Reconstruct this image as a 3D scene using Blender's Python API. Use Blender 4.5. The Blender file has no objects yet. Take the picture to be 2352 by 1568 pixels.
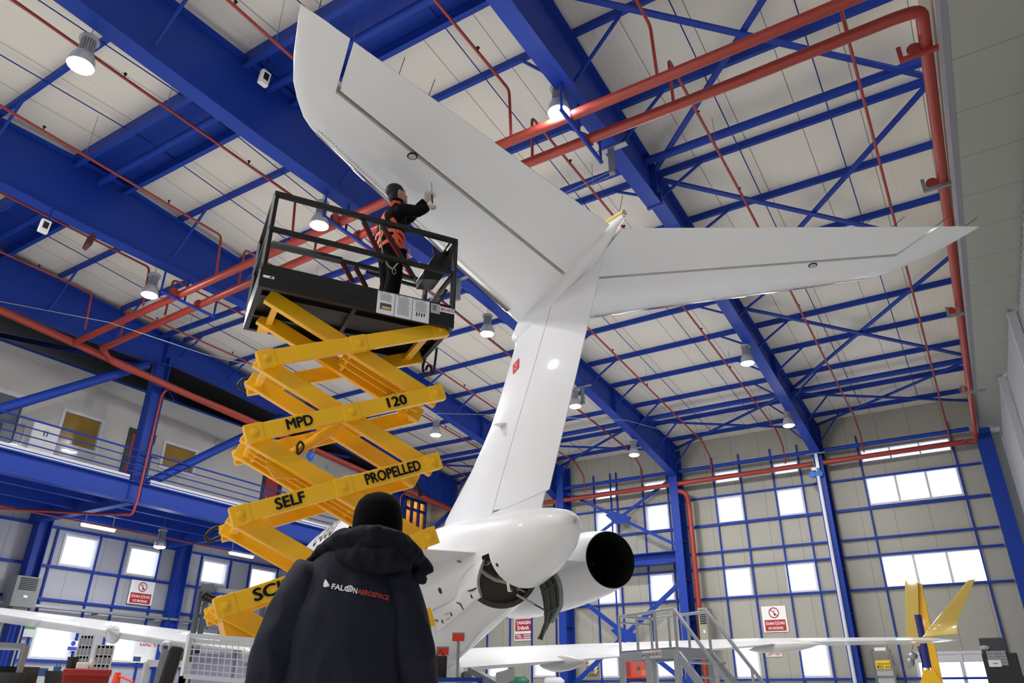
import bpy, bmesh, math, random
import numpy as np
from mathutils import Vector, Matrix
from mathutils.bvhtree import BVHTree
random.seed(7)
SC = bpy.context.scene
COL = SC.collection
R = math.radians
# ------------------------------------------------------------------ camera
FPX, YAW, PITCH, ROLL = 1697.945, 0.55321, 0.45258, 0.00652
CAMZ = 1.0
def cam_basis():
    cy, sy, cp, sp = math.cos(YAW), math.sin(YAW), math.cos(PITCH), math.sin(PITCH)
    f = Vector((cy*cp, sy*cp, sp)); r = Vector((sy, -cy, 0)); u = r.cross(f)
    cr, sr = math.cos(ROLL), math.sin(ROLL)
    return r*cr+u*sr, u*cr-r*sr, f
CR, CU, CF = cam_basis()
cam = bpy.data.cameras.new('camera'); cam.sensor_width = 36.0; cam.lens = FPX/2352*36.0
cam.clip_start = 0.05; cam.clip_end = 400
camo = bpy.data.objects.new('camera', cam); COL.objects.link(camo)
mw = Matrix((CR, CU, -CF)).transposed().to_4x4(); mw.translation = (0, 0, CAMZ)
camo.matrix_world = mw
SC.camera = camo
# ------------------------------------------------------------------ world, exposure
SC.view_settings.view_transform = 'Standard'
SC.view_settings.look = 'None'
SC.view_settings.gamma = 1.0
SC.view_settings.use_curve_mapping = False
SC.view_settings.exposure = 0.64
SC.cycles.use_denoising = True
SC.cycles.max_bounces = 8
SC.cycles.diffuse_bounces = 5
SC.cycles.sample_clamp_indirect = 8.0
wd = bpy.data.worlds.new('overcast_sky'); SC.world = wd; wd.use_nodes = True
wd.node_tree.nodes['Background'].inputs[0].default_value = (0.86, 0.93, 1.0, 1)
wd.node_tree.nodes['Background'].inputs[1].default_value = 1.7
LAMP_W = 420.0      # emission of the high bay lamp lenses
TUBE_W = 14.0      # emission of the fluorescent tubes
# ------------------------------------------------------------------ helpers
def ray(px, py):
    d = CR*((px-1176)/FPX) - CU*((py-784)/FPX) + CF
    return d
def P(px, py, ax, val):
    """the point of the plane (axis ax = val, world metres) seen at photograph pixel px, py"""
    d = ray(px, py); o = Vector((0, 0, CAMZ))
    t = (val-o[ax])/d[ax]
    return o+d*t
def PN(px, py, n, dist):
    """the point of the plane n.p = dist"""
    d = ray(px, py); o = Vector((0, 0, CAMZ)); n = Vector(n)
    return o+d*((dist-n.dot(o))/n.dot(d))
def srgb(h):
    if isinstance(h, str):
        h = h.lstrip('#'); c = [int(h[i:i+2], 16)/255 for i in (0, 2, 4)]
    else: c = [x/255 for x in h]
    return tuple(x/12.92 if x <= .04045 else ((x+.055)/1.055)**2.4 for x in c)+(1.0,)
MATS = {}
def mat(name, col, rough=.5, metal=0., coat=0., var=.06, vscale=3., bump=0., bscale=40., emit=None, spec=.5, alpha=None):
    m = bpy.data.materials.new(name); m.use_nodes = True; MATS[name] = m
    nt = m.node_tree; b = nt.nodes['Principled BSDF']
    c = srgb(col)
    b.inputs['Roughness'].default_value = rough; b.inputs['Metallic'].default_value = metal
    b.inputs['Coat Weight'].default_value = coat; b.inputs['Coat Roughness'].default_value = .05
    b.inputs['Specular IOR Level'].default_value = spec
    tc = nt.nodes.new('ShaderNodeTexCoord'); n = nt.nodes.new('ShaderNodeTexNoise')
    n.inputs['Scale'].default_value = vscale; n.inputs['Detail'].default_value = 4
    nt.links.new(tc.outputs['Object'], n.inputs['Vector'])
    mx = nt.nodes.new('ShaderNodeMix'); mx.data_type = 'RGBA'
    mx.inputs['A'].default_value = tuple(min(1, x*(1+var)) for x in c[:3])+(1,)
    mx.inputs['B'].default_value = tuple(x*(1-var) for x in c[:3])+(1,)
    nt.links.new(n.outputs['Fac'], mx.inputs['Factor']); nt.links.new(mx.outputs['Result'], b.inputs['Base Color'])
    if bump:
        n2 = nt.nodes.new('ShaderNodeTexNoise'); n2.inputs['Scale'].default_value = bscale; n2.inputs['Detail'].default_value = 3
        nt.links.new(tc.outputs['Object'], n2.inputs['Vector'])
        bp = nt.nodes.new('ShaderNodeBump'); bp.inputs['Strength'].default_value = bump; bp.inputs['Distance'].default_value = .01
        nt.links.new(n2.outputs['Fac'], bp.inputs['Height']); nt.links.new(bp.outputs['Normal'], b.inputs['Normal'])
    if emit:
        b.inputs['Emission Color'].default_value = srgb(emit[0]); b.inputs['Emission Strength'].default_value = emit[1]
    return m
def glass_mat(name, tint, gloss=.08):
    m = bpy.data.materials.new(name); m.use_nodes = True; MATS[name] = m
    nt = m.node_tree; nt.nodes.clear()
    o = nt.nodes.new('ShaderNodeOutputMaterial'); t = nt.nodes.new('ShaderNodeBsdfTransparent'); g = nt.nodes.new('ShaderNodeBsdfGlossy')
    t.inputs[0].default_value = srgb(tint); g.inputs['Roughness'].default_value = .03
    n = nt.nodes.new('ShaderNodeTexNoise'); n.inputs['Scale'].default_value = 2
    mr = nt.nodes.new('ShaderNodeMapRange'); mr.inputs['To Min'].default_value = gloss*.8; mr.inputs['To Max'].default_value = gloss*1.2
    x = nt.nodes.new('ShaderNodeMixShader')
    nt.links.new(n.outputs['Fac'], mr.inputs['Value']); nt.links.new(mr.outputs['Result'], x.inputs[0])
    nt.links.new(t.outputs[0], x.inputs[1]); nt.links.new(g.outputs[0], x.inputs[2]); nt.links.new(x.outputs[0], o.inputs[0])
    return m
def seam_mat(name, col, axis, pitch, width, seamcol, rough=.55, ribs=0., bumpy=.0, axis2=None, pitch2=1.):
    """sandwich panel sheet: thin seams every pitch metres along an object axis, faint ribs between"""
    m = mat(name, col, rough, var=.03, vscale=.6); nt = m.node_tree; b = nt.nodes['Principled BSDF']
    mx = [n for n in nt.nodes if n.type == 'MIX'][0]
    geo = nt.nodes.new('ShaderNodeNewGeometry'); sp = nt.nodes.new('ShaderNodeSeparateXYZ'); nt.links.new(geo.outputs['Position'], sp.inputs[0])
    def seam(ax, pt):
        d = nt.nodes.new('ShaderNodeMath'); d.operation = 'DIVIDE'; d.inputs[1].default_value = pt; nt.links.new(sp.outputs[ax], d.inputs[0])
        fr = nt.nodes.new('ShaderNodeMath'); fr.operation = 'FRACT'; nt.links.new(d.outputs[0], fr.inputs[0])
        lt = nt.nodes.new('ShaderNodeMath'); lt.operation = 'LESS_THAN'; lt.inputs[1].default_value = width/pt; nt.links.new(fr.outputs[0], lt.inputs[0])
        return lt
    s = seam(axis, pitch)
    if axis2 is not None:
        s2 = seam(axis2, pitch2); a = nt.nodes.new('ShaderNodeMath'); a.operation = 'MAXIMUM'
        nt.links.new(s.outputs[0], a.inputs[0]); nt.links.new(s2.outputs[0], a.inputs[1]); s = a
    m2 = nt.nodes.new('ShaderNodeMix'); m2.data_type = 'RGBA'; m2.inputs['B'].default_value = srgb(seamcol)
    nt.links.new(s.outputs[0], m2.inputs['Factor']); nt.links.new(mx.outputs['Result'], m2.inputs['A']); nt.links.new(m2.outputs['Result'], b.inputs['Base Color'])
    if ribs:
        d = nt.nodes.new('ShaderNodeMath'); d.operation = 'MULTIPLY'; d.inputs[1].default_value = 2*math.pi/ribs; nt.links.new(sp.outputs[axis], d.inputs[0])
        sn = nt.nodes.new('ShaderNodeMath'); sn.operation = 'SINE'; nt.links.new(d.outputs[0], sn.inputs[0])
        bp = nt.nodes.new('ShaderNodeBump'); bp.inputs['Strength'].default_value = .25; bp.inputs['Distance'].default_value = .004
        nt.links.new(sn.outputs[0], bp.inputs['Height']); nt.links.new(bp.outputs['Normal'], b.inputs['Normal'])
    return m
def emit_mat(name, col, strength):
    m = bpy.data.materials.new(name); m.use_nodes = True; MATS[name] = m
    nt = m.node_tree; nt.nodes.clear()
    o = nt.nodes.new('ShaderNodeOutputMaterial'); e = nt.nodes.new('ShaderNodeEmission')
    e.inputs[0].default_value = srgb(col); e.inputs[1].default_value = strength
    nt.links.new(e.outputs[0], o.inputs[0]); return m
BLUE = mat('blue_paint', (25, 58, 154), .5, var=.05, vscale=.8, spec=.25)
DBLUE = mat('deep_blue_paint', (20, 42, 130), .5, spec=.3)
RED = mat('red_pipe_paint', (152, 52, 40), .42, var=.08)
REDP = mat('red_enamel', (196, 44, 30), .4)
ROOF = seam_mat('roof_panel', (226, 221, 210), 'Y', 1.03, .014, (120, 116, 104), .5, ribs=.13)
WALLP = seam_mat('wall_panel', (164, 162, 153), 'Y', 1.0, .014, (120, 118, 110), .55)
WALLX = seam_mat('wall_panel_cool', (164, 167, 178), 'X', 1.0, .014, (120, 122, 130), .5)
SOFF = seam_mat('soffit_panel', (160, 161, 152), 'X', 1.15, .012, (110, 110, 100), .5)
PLASTER = mat('white_plaster', (190, 188, 185), .6, bump=.05)
FLOORM = mat('epoxy_floor', (226, 226, 222), .25, var=.1, vscale=.5)
AIRW = mat('aircraft_white', (227, 228, 232), .42, spec=.3, coat=.45, var=.015, vscale=1.)
AIRG = mat('aircraft_grey_panel', (205, 205, 205), .3, coat=.3, var=.02)
CHROME = mat('polished_metal', (225, 222, 214), .12, metal=1., var=.04)
STEEL = mat('galvanised_steel', (150, 155, 160), .4, metal=.7, var=.15, vscale=12)
ALU = mat('aluminium', (190, 194, 200), .35, metal=.75, var=.08)
GOLD = mat('yellow_gold_paint', (202, 172, 78), .3, coat=.5)
YEL = mat('yellow_lift_paint', (240, 184, 18), .38, coat=.2, var=.06, vscale=5)
BLK = mat('black_paint', (15, 15, 17), .42, var=.1)
DARK = mat('dark_interior', (22, 20, 18), .6, var=.3, vscale=12)
RUB = mat('black_rubber', (18, 18, 20), .5)
INK = mat('black_ink', (16, 16, 16), .6)
WHT = mat('white_vinyl', (238, 238, 238), .45)
SRED = mat('sign_red', (172, 30, 38), .45)
SKYB = glass_mat('window_glass', (250, 252, 255), .05)
AMBER = mat('gold_tinted_glass', (150, 120, 60), .12, var=.2, vscale=2)
GREY = mat('grey_metal', (120, 124, 130), .45, var=.1)
LGREY = mat('light_grey_metal', (176, 178, 184), .45, var=.06)
PALE = mat('pale_frame', (206, 208, 216), .4)
LENS = emit_mat('lamp_lens', (255, 253, 248), LAMP_W)
TUBE = emit_mat('tube_light', (250, 252, 255), TUBE_W)
LAMPAL = mat('lamp_aluminium', (172, 175, 182), .35, metal=.35, var=.05)
BEIGE = mat('beige_trim', (184, 174, 158), .55)
SLATE = mat('slate_grey_trim', (132, 132, 140), .5)

class MB:
    def __init__(s): s.v = []; s.f = []
    def add(s, vs, fs):
        o = len(s.v); s.v += [Vector(v) for v in vs]; s.f += [tuple(i+o for i in f) for f in fs]; return s
    def box(s, x0, x1, y0, y1, z0, z1):
        return s.add([(x0, y0, z0), (x1, y0, z0), (x1, y1, z0), (x0, y1, z0), (x0, y0, z1), (x1, y0, z1), (x1, y1, z1), (x0, y1, z1)],
                     [(0, 3, 2, 1), (4, 5, 6, 7), (0, 1, 5, 4), (1, 2, 6, 5), (2, 3, 7, 6), (3, 0, 4, 7)])
    def obox(s, c, a, b, d):
        c, a, b, d = Vector(c), Vector(a), Vector(b), Vector(d)
        vs = [c+a*i+b*j+d*k for k in (-1, 1) for (i, j) in ((-1, -1), (1, -1), (1, 1), (-1, 1))]
        return s.add(vs, [(0, 3, 2, 1), (4, 5, 6, 7), (0, 1, 5, 4), (1, 2, 6, 5), (2, 3, 7, 6), (3, 0, 4, 7)])
    def bar(s, p0, p1, w, h, up=(0, 0, 1)):
        p0, p1 = Vector(p0), Vector(p1); d = p1-p0; L = d.length; d.normalize(); up = Vector(up)
        side = d.cross(up)
        if side.length < 1e-4: side = d.cross(Vector((1, 0, 0)))
        side.normalize(); u = side.cross(d)
        return s.obox((p0+p1)/2, d*(L/2), side*(w/2), u*(h/2))
    def tube(s, pts, r, n=10, caps=True, closed=False, flat=None):
        pts = [Vector(p) for p in pts]; k = len(pts)
        rs = r if isinstance(r, (list, tuple)) else [r]*k
        rings = []; prev = None
        for i, p in enumerate(pts):
            a = pts[i-1] if (i > 0 or closed) else p; b = pts[(i+1) % k] if (i < k-1 or closed) else p
            t = ((p-a).normalized()+(b-p).normalized())
            if t.length < 1e-6: t = b-a
            t.normalize()
            if prev is None:
                q = t.cross(Vector((0, 0, 1)))
                if q.length < .05: q = t.cross(Vector((0, 1, 0)))
            else: q = prev-t*prev.dot(t)
            q.normalize(); prev = q; w = t.cross(q)
            rr = rs[i]; ra, rb = (rr if isinstance(rr, tuple) else (rr, rr))
            rings.append([p+q*(ra*math.cos(2*math.pi*j/n))+w*(rb*math.sin(2*math.pi*j/n)) for j in range(n)])
        return s.loft(rings, caps and not closed, closed)
    def loft(s, rings, caps=True, closed=False, open_ring=False):
        n = len(rings[0]); k = len(rings); vs = [v for r_ in rings for v in r_]; fs = []
        for i in range(k if closed else k-1):
            a, b = i*n, ((i+1) % k)*n
            for j in range(n-1 if open_ring else n):
                fs.append((a+j, a+(j+1) % n, b+(j+1) % n, b+j))
        if caps: fs.append(tuple(range(n-1, -1, -1))); fs.append(tuple((k-1)*n+j for j in range(n)))
        return s.add(vs, fs)
    def prism(s, poly, vec):
        poly = [Vector(p) for p in poly]; vec = Vector(vec); n = len(poly)
        return s.add(poly+[p+vec for p in poly], [tuple(range(n-1, -1, -1)), tuple(range(n, 2*n))]+[(i, (i+1) % n, n+(i+1) % n, n+i) for i in range(n)])
    def lathe(s, prof, n=20, o=(0, 0, 0), ax=(0, 0, 1), caps=True):
        o, ax = Vector(o), Vector(ax).normalized(); q = ax.cross(Vector((0, 0, 1)))
        if q.length < .01: q = Vector((1, 0, 0))
        q.normalize(); w = ax.cross(q)
        return s.loft([[o+ax*z+(q*math.cos(2*math.pi*j/n)+w*math.sin(2*math.pi*j/n))*max(r, 1e-4) for j in range(n)] for r, z in prof], caps)
    def ell(s, c, rx, ry, rz, n=16, m=10):
        c = Vector(c); rx = Vector(rx) if not isinstance(rx, (int, float)) else Vector((rx, 0, 0))
        ry = Vector(ry) if not isinstance(ry, (int, float)) else Vector((0, ry, 0)); rz = Vector(rz) if not isinstance(rz, (int, float)) else Vector((0, 0, rz))
        return s.loft([[c+(rx*math.cos(2*math.pi*j/n)+ry*math.sin(2*math.pi*j/n))*max(1e-3, math.sin(math.pi*i/m))-rz*math.cos(math.pi*i/m) for j in range(n)] for i in range(m+1)])
    def build(s, name, m, parent=None, smooth=None, bevel=0., base=None):
        off = Vector((0, 0, 0)); top = parent
        while top is not None and top.parent is not None: top = top.parent
        if top is not None: off = top.location.copy()
        elif base is not None: off = Vector(base)
        else:
            xs = [v.x for v in s.v]; ys = [v.y for v in s.v]; off = Vector(((min(xs)+max(xs))/2, (min(ys)+max(ys))/2, min(v.z for v in s.v)))
        me = bpy.data.meshes.new(name); me.from_pydata([v-off for v in s.v], [], s.f)
        bm = bmesh.new(); bm.from_mesh(me); bmesh.ops.recalc_face_normals(bm, faces=bm.faces); bm.to_mesh(me); bm.free()
        for mm in (m if isinstance(m, (list, tuple)) else [m]): me.materials.append(mm)
        if smooth:
            for p in me.polygons: p.use_smooth = True
            me.set_sharp_from_angle(angle=R(smooth))
        o = bpy.data.objects.new(name, me); COL.objects.link(o)
        if parent is not None: o.parent = parent
        else: o.location = off
        if bevel:
            b = o.modifiers.new('bevel', 'BEVEL'); b.width = bevel; b.segments = 2; b.limit_method = 'ANGLE'
        return o
def thing(name, label, cat, loc, group=None, rz=0.):
    o = bpy.data.objects.new(name, None); COL.objects.link(o); o.location = loc; o.rotation_euler = (0, 0, rz); o.empty_display_size = .1
    return tag(o, label, cat, group)
def tag(o, label, cat, group=None):
    o['label'] = label; o['category'] = cat
    if group: o['group'] = group
    return o
def struct(o): o['kind'] = 'structure'; return o
def noisy(me, amp, sx, sz, seed=0.):
    """crumple a cloth mesh: long soft folds"""
    from mathutils import noise
    ns = [v.normal.copy() for v in me.vertices]
    for v, n in zip(me.vertices, ns):
        p = v.co; q = Vector((p.x*sx+seed, p.y*sx, p.z*sz)); a = noise.noise(q)*.6+noise.noise(q*2.1+Vector((5, 3, 1)))*.4
        v.co = p+n*(amp*(1-2*abs(a)*1.0))
def copy_tree(o, parent=None):
    c = o.copy(); COL.objects.link(c)
    if parent is not None: c.parent = parent
    for ch in [x for x in bpy.data.objects if x.parent == o]: copy_tree(ch, c)
    return c
def bvh_world(o, loc): return BVHTree.FromPolygons([v.co+loc for v in o.data.vertices], [tuple(p.vertices) for p in o.data.polygons])
ORD = ['first', 'second', 'third', 'fourth', 'fifth', 'sixth', 'seventh', 'eighth', 'ninth', 'tenth', 'eleventh', 'twelfth', 'thirteenth', 'fourteenth']
def lettering(s, o, right, up, h, m, parent, name='lettering', bold=.0, heavy=0., width=None, align='LEFT', shear=0., depth=.002, center=False, bvh=None, bdir=None):
    """raised lettering: cap height h, starting at o, running along right"""
    cu = bpy.data.curves.new('text', 'FONT'); cu.body = s; cu.size = 1.0; cu.offset = bold; cu.shear = shear; cu.extrude = 0.; cu.resolution_u = 3
    t = bpy.data.objects.new('text', cu); COL.objects.link(t)
    bpy.context.view_layer.update()
    me = bpy.data.meshes.new_from_object(t.evaluated_get(bpy.context.evaluated_depsgraph_get()))
    bpy.data.objects.remove(t); bpy.data.curves.remove(cu)
    vs = [v.co.copy() for v in me.vertices]; fs = [tuple(p.vertices) for p in me.polygons]; bpy.data.meshes.remove(me)
    if not vs: return None
    if heavy:
        n0 = len(vs); f0 = list(fs); base = list(vs)
        for dx, dy in ((-heavy, 0), (heavy, 0), (0, heavy*.6), (0, -heavy*.6)):
            o2 = len(vs); vs += [v+Vector((dx, dy, 0)) for v in base]; fs += [tuple(i+o2 for i in f) for f in f0]
    x0 = min(v.x for v in vs); x1 = max(v.x for v in vs); y1 = .7
    k = h/y1; kx = k if width is None else width/(x1-x0)
    right, up, o = Vector(right).normalized(), Vector(up), Vector(o); up = (up-right*up.dot(right)).normalized(); nrm = right.cross(up)
    cx = (x0+x1)/2 if center else x0; cy = .35 if center else 0.
    pts = [o+right*((v.x-cx)*kx)+up*((v.y-cy)*k)+nrm*depth for v in vs]
    if bvh is not None:
        q = []
        for p in pts:
            hit = bvh.ray_cast(p-Vector(bdir)*.4, Vector(bdir))
            q.append(hit[0]-Vector(bdir)*.003 if hit[0] else p)
        pts = q
    return MB().add(pts, fs).build(name, m, parent)
# ================================================================== the hall
XF = 27.0                                   # inner face of the far wall
def zr(x): return 11.15-.063*abs(x-6.2)     # underside of the purlins
def yd(x): return -1.25+.0145*x             # the door wall runs very slightly askew
struct(MB().box(-15, 27.4, -4.5, 26, -.2, 0).build('floor', FLOORM))
m = MB()
for xs in ((-15, 6.2), (6.2, 27.4)):
    m.add([(xs[0], -1.6, zr(xs[0])+.2), (xs[1], -1.6, zr(xs[1])+.2), (xs[1], 26, zr(xs[1])+.2), (xs[0], 26, zr(xs[0])+.2),
           (xs[0], -1.6, zr(xs[0])+.32), (xs[1], -1.6, zr(xs[1])+.32), (xs[1], 26, zr(xs[1])+.32), (xs[0], 26, zr(xs[0])+.32)],
          [(0, 3, 2, 1), (4, 5, 6, 7), (0, 1, 5, 4), (1, 2, 6, 5), (2, 3, 7, 6), (3, 0, 4, 7)])
struct(m.build('ceiling', ROOF))
def wall_grid(mb, plane, v, thick, u0, u1, z0, z1, holes):
    """a wall slab of the plane axis = v with rectangular holes (u0, u1, z0, z1)"""
    us = sorted({u0, u1, *[h[0] for h in holes], *[h[1] for h in holes]}); zs = sorted({z0, z1, *[h[2] for h in holes], *[h[3] for h in holes]})
    for i in range(len(us)-1):
        run = None
        for j in range(len(zs)-1):
            cu, cz = (us[i]+us[i+1])/2, (zs[j]+zs[j+1])/2
            hole = any(h[0] < cu < h[1] and h[2] < cz < h[3] for h in holes) or not (u0 < cu < u1 and z0 < cz < z1)
            if not hole: run = [zs[j], zs[j+1]] if run is None else [run[0], zs[j+1]]
            if (hole or j == len(zs)-2) and run:
                if plane == 'x': mb.box(v, v+thick, us[i], us[i+1], run[0], run[1])
                else: mb.box(us[i], us[i+1], v, v+thick, run[0], run[1])
                run = None
WN = [0]
def window(plane, v, u0, u1, z0, z1, panes=1, louvre=False, fr=.07, t=.14, fm=None, glass=None):
    """a framed window in the wall; panes side by side"""
    WN[0] += 1; fr = .04 if louvre else fr; fm = fm or PALE; root = MB()
    def bx(mb, a, b, c, d, e, f):
        return mb.box(e, f, a, b, c, d) if plane == 'x' else mb.box(a, b, e, f, c, d)
    a0, a1 = v-.03, v+t
    bx(root, u0, u1, z0, z0+fr, a0, a1); bx(root, u0, u1, z1-fr, z1, a0, a1)
    for k in range(panes+1):
        c = u0+fr/2+(u1-u0-fr)*k/panes; bx(root, c-fr/2, c+fr/2, z0+fr, z1-fr, a0, a1)
    o = struct(root.build('window_%d' % WN[0], fm))
    for k in range(panes):
        c0 = u0+fr+(u1-u0-fr)*k/panes; c1 = c0+(u1-u0-fr)/panes-fr
        g = MB(); bx(g, c0, c1, z0+fr, z1-fr, v+.06, v+.068); g.build('pane', glass or SKYB, o)
    if louvre:
        l = MB()
        n = 5
        for j in range(1, n):
            z = z0+fr+(z1-z0-2*fr)*j/n; bx(l, u0+fr, u1-fr, z-.005, z+.005, v+.03, v+.045)
        l.build('louvre', LGREY, o)
    return o
# ---- far wall
FARW = [((1974, 1034), (2187.5, 1035), 3, True), ((1984, 1096), (2217, 1138), 3, False), ((2019, 1275), (2276, 1338), 3, False),
        ((1640, 1085), (1700, 1104), 1, True), ((1774.6, 1065), (1836, 1084), 1, True), ((1644, 1143), (1712, 1197), 1, False), ((1780, 1125), (1853, 1180), 1, False),
        ((1661, 1306), (1732, 1369), 1, False), ((1802, 1294), (1883, 1358), 1, False), ((1682, 1482), (1752, 1558), 1, False), ((1832, 1478), (1914, 1556), 1, False),
        ((1367, 1125), (1416, 1143), 1, True), ((1477.5, 1108.7), (1532, 1124), 1, True), ((1368.8, 1177), (1419, 1226), 1, False), ((1483, 1161), (1541, 1217), 1, False),
        ((1370, 1335), (1427, 1386), 1, False), ((1490, 1319), (1553, 1380), 1, False), ((1376, 1490), (1424, 1556), 1, False), ((1503, 1488), (1559, 1556), 1, False),
        ((1121, 1524), (1170, 1556), 1, False), ((1225, 1514), (1279, 1555), 1, False)]
fw = []
for tl, br, n, lv in FARW:
    a, b = P(*tl, 0, XF), P(*br, 0, XF); fw.append((min(a.y, b.y), max(a.y, b.y), min(a.z, b.z), max(a.z, b.z), n, lv))
fix = []
for (y0, y1, z0, z1, n, lv) in fw:            # louvres share one height, rows share one height
    fix.append((y0, y1, z0, z1, n, lv))
DOORF = (P(2276, 1510, 0, XF).y-.45, P(2098, 1497, 0, XF).y, 0.0, P(2098, 1497, 0, XF).z)
m = MB(); wall_grid(m, 'x', XF, .2, -1.6, 25.5, 0, 10.1, [h[:4] for h in fix]+[DOORF]); struct(m.build('wall_far', WALLP))
for (y0, y1, z0, z1, n, lv) in fix: window('x', XF, y0, y1, z0, z1, n, lv)
d = struct(MB().box(XF-.03, XF+.1, DOORF[0], DOORF[1], DOORF[3]-.08, DOORF[3]).box(XF-.03, XF+.1, DOORF[0], DOORF[0]+.07, 0, DOORF[3]-.08).box(XF-.03, XF+.1, DOORF[1]-.07, DOORF[1], 0, DOORF[3]-.08)
    .box(XF-.03, XF+.1, DOORF[0]*.5+DOORF[1]*.5-.05, DOORF[0]*.5+DOORF[1]*.5+.05, 0, DOORF[3]-.08).box(XF-.01, XF+.08, DOORF[0]+.07, DOORF[1]-.07, 0, .25).box(XF-.01, XF+.08, DOORF[0]+.07, DOORF[1]-.07, DOORF[3]-.3, DOORF[3]-.08).build('door_1', PALE))
MB().box(XF+.03, XF+.04, DOORF[0]+.07, DOORF[1]-.07, .25, DOORF[3]-.3).build('pane', SKYB, d)
MB().box(XF-.06, XF-.03, DOORF[0]*.5+DOORF[1]*.5-.02, DOORF[0]*.5+DOORF[1]*.5+.02, 1.0, 1.25).build('door_handle', GREY, d)
# ---- left wall under the gallery
YL = 24.2
LEFTW = [((150, 1224), (202, 1308)), ((299, 1253), (347.6, 1328)), ((466, 1283), (508, 1345)), ((576, 1301), (622, 1362)), ((82, 1433), (147, 1516)), ((246, 1452), (302, 1522))]
lw = []
for tl, br in LEFTW:
    a, b = P(*tl, 1, YL), P(*br, 1, YL); lw.append((a.x, b.x+.15, b.z, a.z))
lw.append((lw[0][0]-4.6, lw[0][1]-4.6, lw[0][2], lw[0][3]))
m = MB(); wall_grid(m, 'y', YL, .2, -15, 27.2, 0, 10.1, lw); struct(m.build('wall_left', WALLX))
for h in lw: window('y', YL, *h)
# ---- near wall, never in view
struct(MB().box(-15.2, -15, -4.5, 26, 0, 10.1).build('wall_near', WALLP))
# ---- door wall: fascia, soffit, sliding leaves
def strip(mb, y_off0, y_off1, z0, z1, x0=-15., x1=27.):
    return mb.add([(x0, yd(x0)+y_off0, z0), (x1, yd(x1)+y_off0, z0), (x1, yd(x1)+y_off1, z0), (x0, yd(x0)+y_off1, z0),
                   (x0, yd(x0)+y_off0, z1), (x1, yd(x1)+y_off0, z1), (x1, yd(x1)+y_off1, z1), (x0, yd(x0)+y_off1, z1)],
                  [(0, 3, 2, 1), (4, 5, 6, 7), (0, 1, 5, 4), (1, 2, 6, 5), (2, 3, 7, 6), (3, 0, 4, 7)])
ZS = 8.72                                   # soffit height over the door pockets
struct(strip(MB(), -.45, .0, ZS+.3, 10.6).build('wall_right', BEIGE))
struct(strip(MB(), -.06, .02, ZS-.01, ZS+.3).build('trim_1', SLATE))
struct(strip(MB(), -3.6, -.06, ZS, ZS+.12).build('trim_2', SOFF))
struct(strip(MB(), -3.8, -3.6, 0, 10.3).build('wall_outer', WALLX))
LEAF = mat('door_leaf_sheet', (150, 153, 158), .5, var=.05)
def leaf(x0, x1, yo, n):
    m = MB(); L = x1-x0; step = .28; k = int(L/step); w = L/k
    pts = []
    for i in range(k):                        # trapezoid sheet
        a = x0+i*w
        pts += [(a, 0), (a+w*.35, 0), (a+w*.5, .05), (a+w*.85, .05)]
    pts.append((x1, 0))
    f = [(x, yd(x)+yo+dy) for x, dy in pts]
    z0, z1 = .02, ZS-.06
    m.loft([[Vector((x, y, z)) for x, y in f]+[Vector((x, y-.07, z)) for x, y in reversed(f)] for z in (z0, z1)])
    o = struct(m.build('door_%d' % n, LEAF))
    MB().add([], []).box(x0-.03, x0+.09, yd(x0)+yo-.09, yd(x0)+yo+.08, z0, z1).box(x1-.09, x1+.03, yd(x1)+yo-.09, yd(x1)+yo+.08, z0, z1).build('stile', LGREY, o)
    return o
leaf(21.75, 26.4, -.63, 2); leaf(17.72, 21.82, -.80, 3); leaf(8.6, 17.8, -.99, 4); leaf(.6, 8.7, -1.2, 5); leaf(-7.2, .7, -1.4, 6); leaf(-15., -7.1, -1.6, 7)
# ---- gallery (mezzanine)
YG, YW = 19.2, 21.0
ZG0, ZG1 = 5.78, 6.35
GRAYF = mat('gallery_deck', (150, 152, 158), .6)
struct(MB().box(-15, 27, YG+.1, YL, ZG1-.12, ZG1).build('trim_3', DBLUE))
m = MB(); m.box(-15, 27, YG-.1, YG+.2, ZG0, ZG0+.03).box(-15, 27, YG-.1, YG+.2, ZG1-.05, ZG1-.02).box(-15, 27, YG+.02, YG+.06, ZG0+.03, ZG1-.05)
struct(m.build('trim_4', BLUE))
struct(MB().box(-15, 11.32, YG-.03, YG+.04, ZG1-.0, ZG1+.13).box(11.95, 27, YG-.03, YG+.04, ZG1, ZG1+.13).build('trim_5', PALE))
m = MB()
for y in (20.6, 21.9, 23.2): m.box(-15, 27, y-.07, y+.07, ZG0+.12, ZG1-.12)
for x in (2.6, 11.6, 16.2, 22.7): m.box(x-.12, x+.12, YG+.1, YL, ZG0-.02, ZG1-.12)
struct(m.build('trim_6', BLUE))
WT = 9.58                                   # top of the white gallery wall
gal = []
for tl, br in [((146, 935.5), (206, 1040)), ((377, 1010), (432, 1092))]:
    a, b = P(*tl, 1, YW), P(*br, 1, YW); gal.append((a.x, b.x+.2, b.z, a.z))
dl = P(298, 981, 1, YW); dr = P(358, 1000, 1, YW)
GD = (dl.x, dr.x, ZG1, dl.z)
d2 = P(612, 1075, 1, YW); GD2 = (d2.x-.1, d2.x+GD[1]-GD[0]-.1, ZG1, GD[3])
gz = P(922, 1140, 1, YW); GLS = (gz.x-.15, 26.6, ZG1+.1, gz.z+.1)
shut = P(0, 893, 1, YW); SHUT = (shut.x-4, P(58, 912, 1, YW).x, ZG1, shut.z)
m = MB(); wall_grid(m, 'y', YW, .15, -15, 27, ZG1, WT, gal+[GD, GD2, GLS, SHUT]); struct(m.build('wall_gallery', PLASTER))
struct(MB().box(-15, 27, YW-.03, YW+.15, WT, WT+.06).build('trim_7', BLUE))
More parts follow.
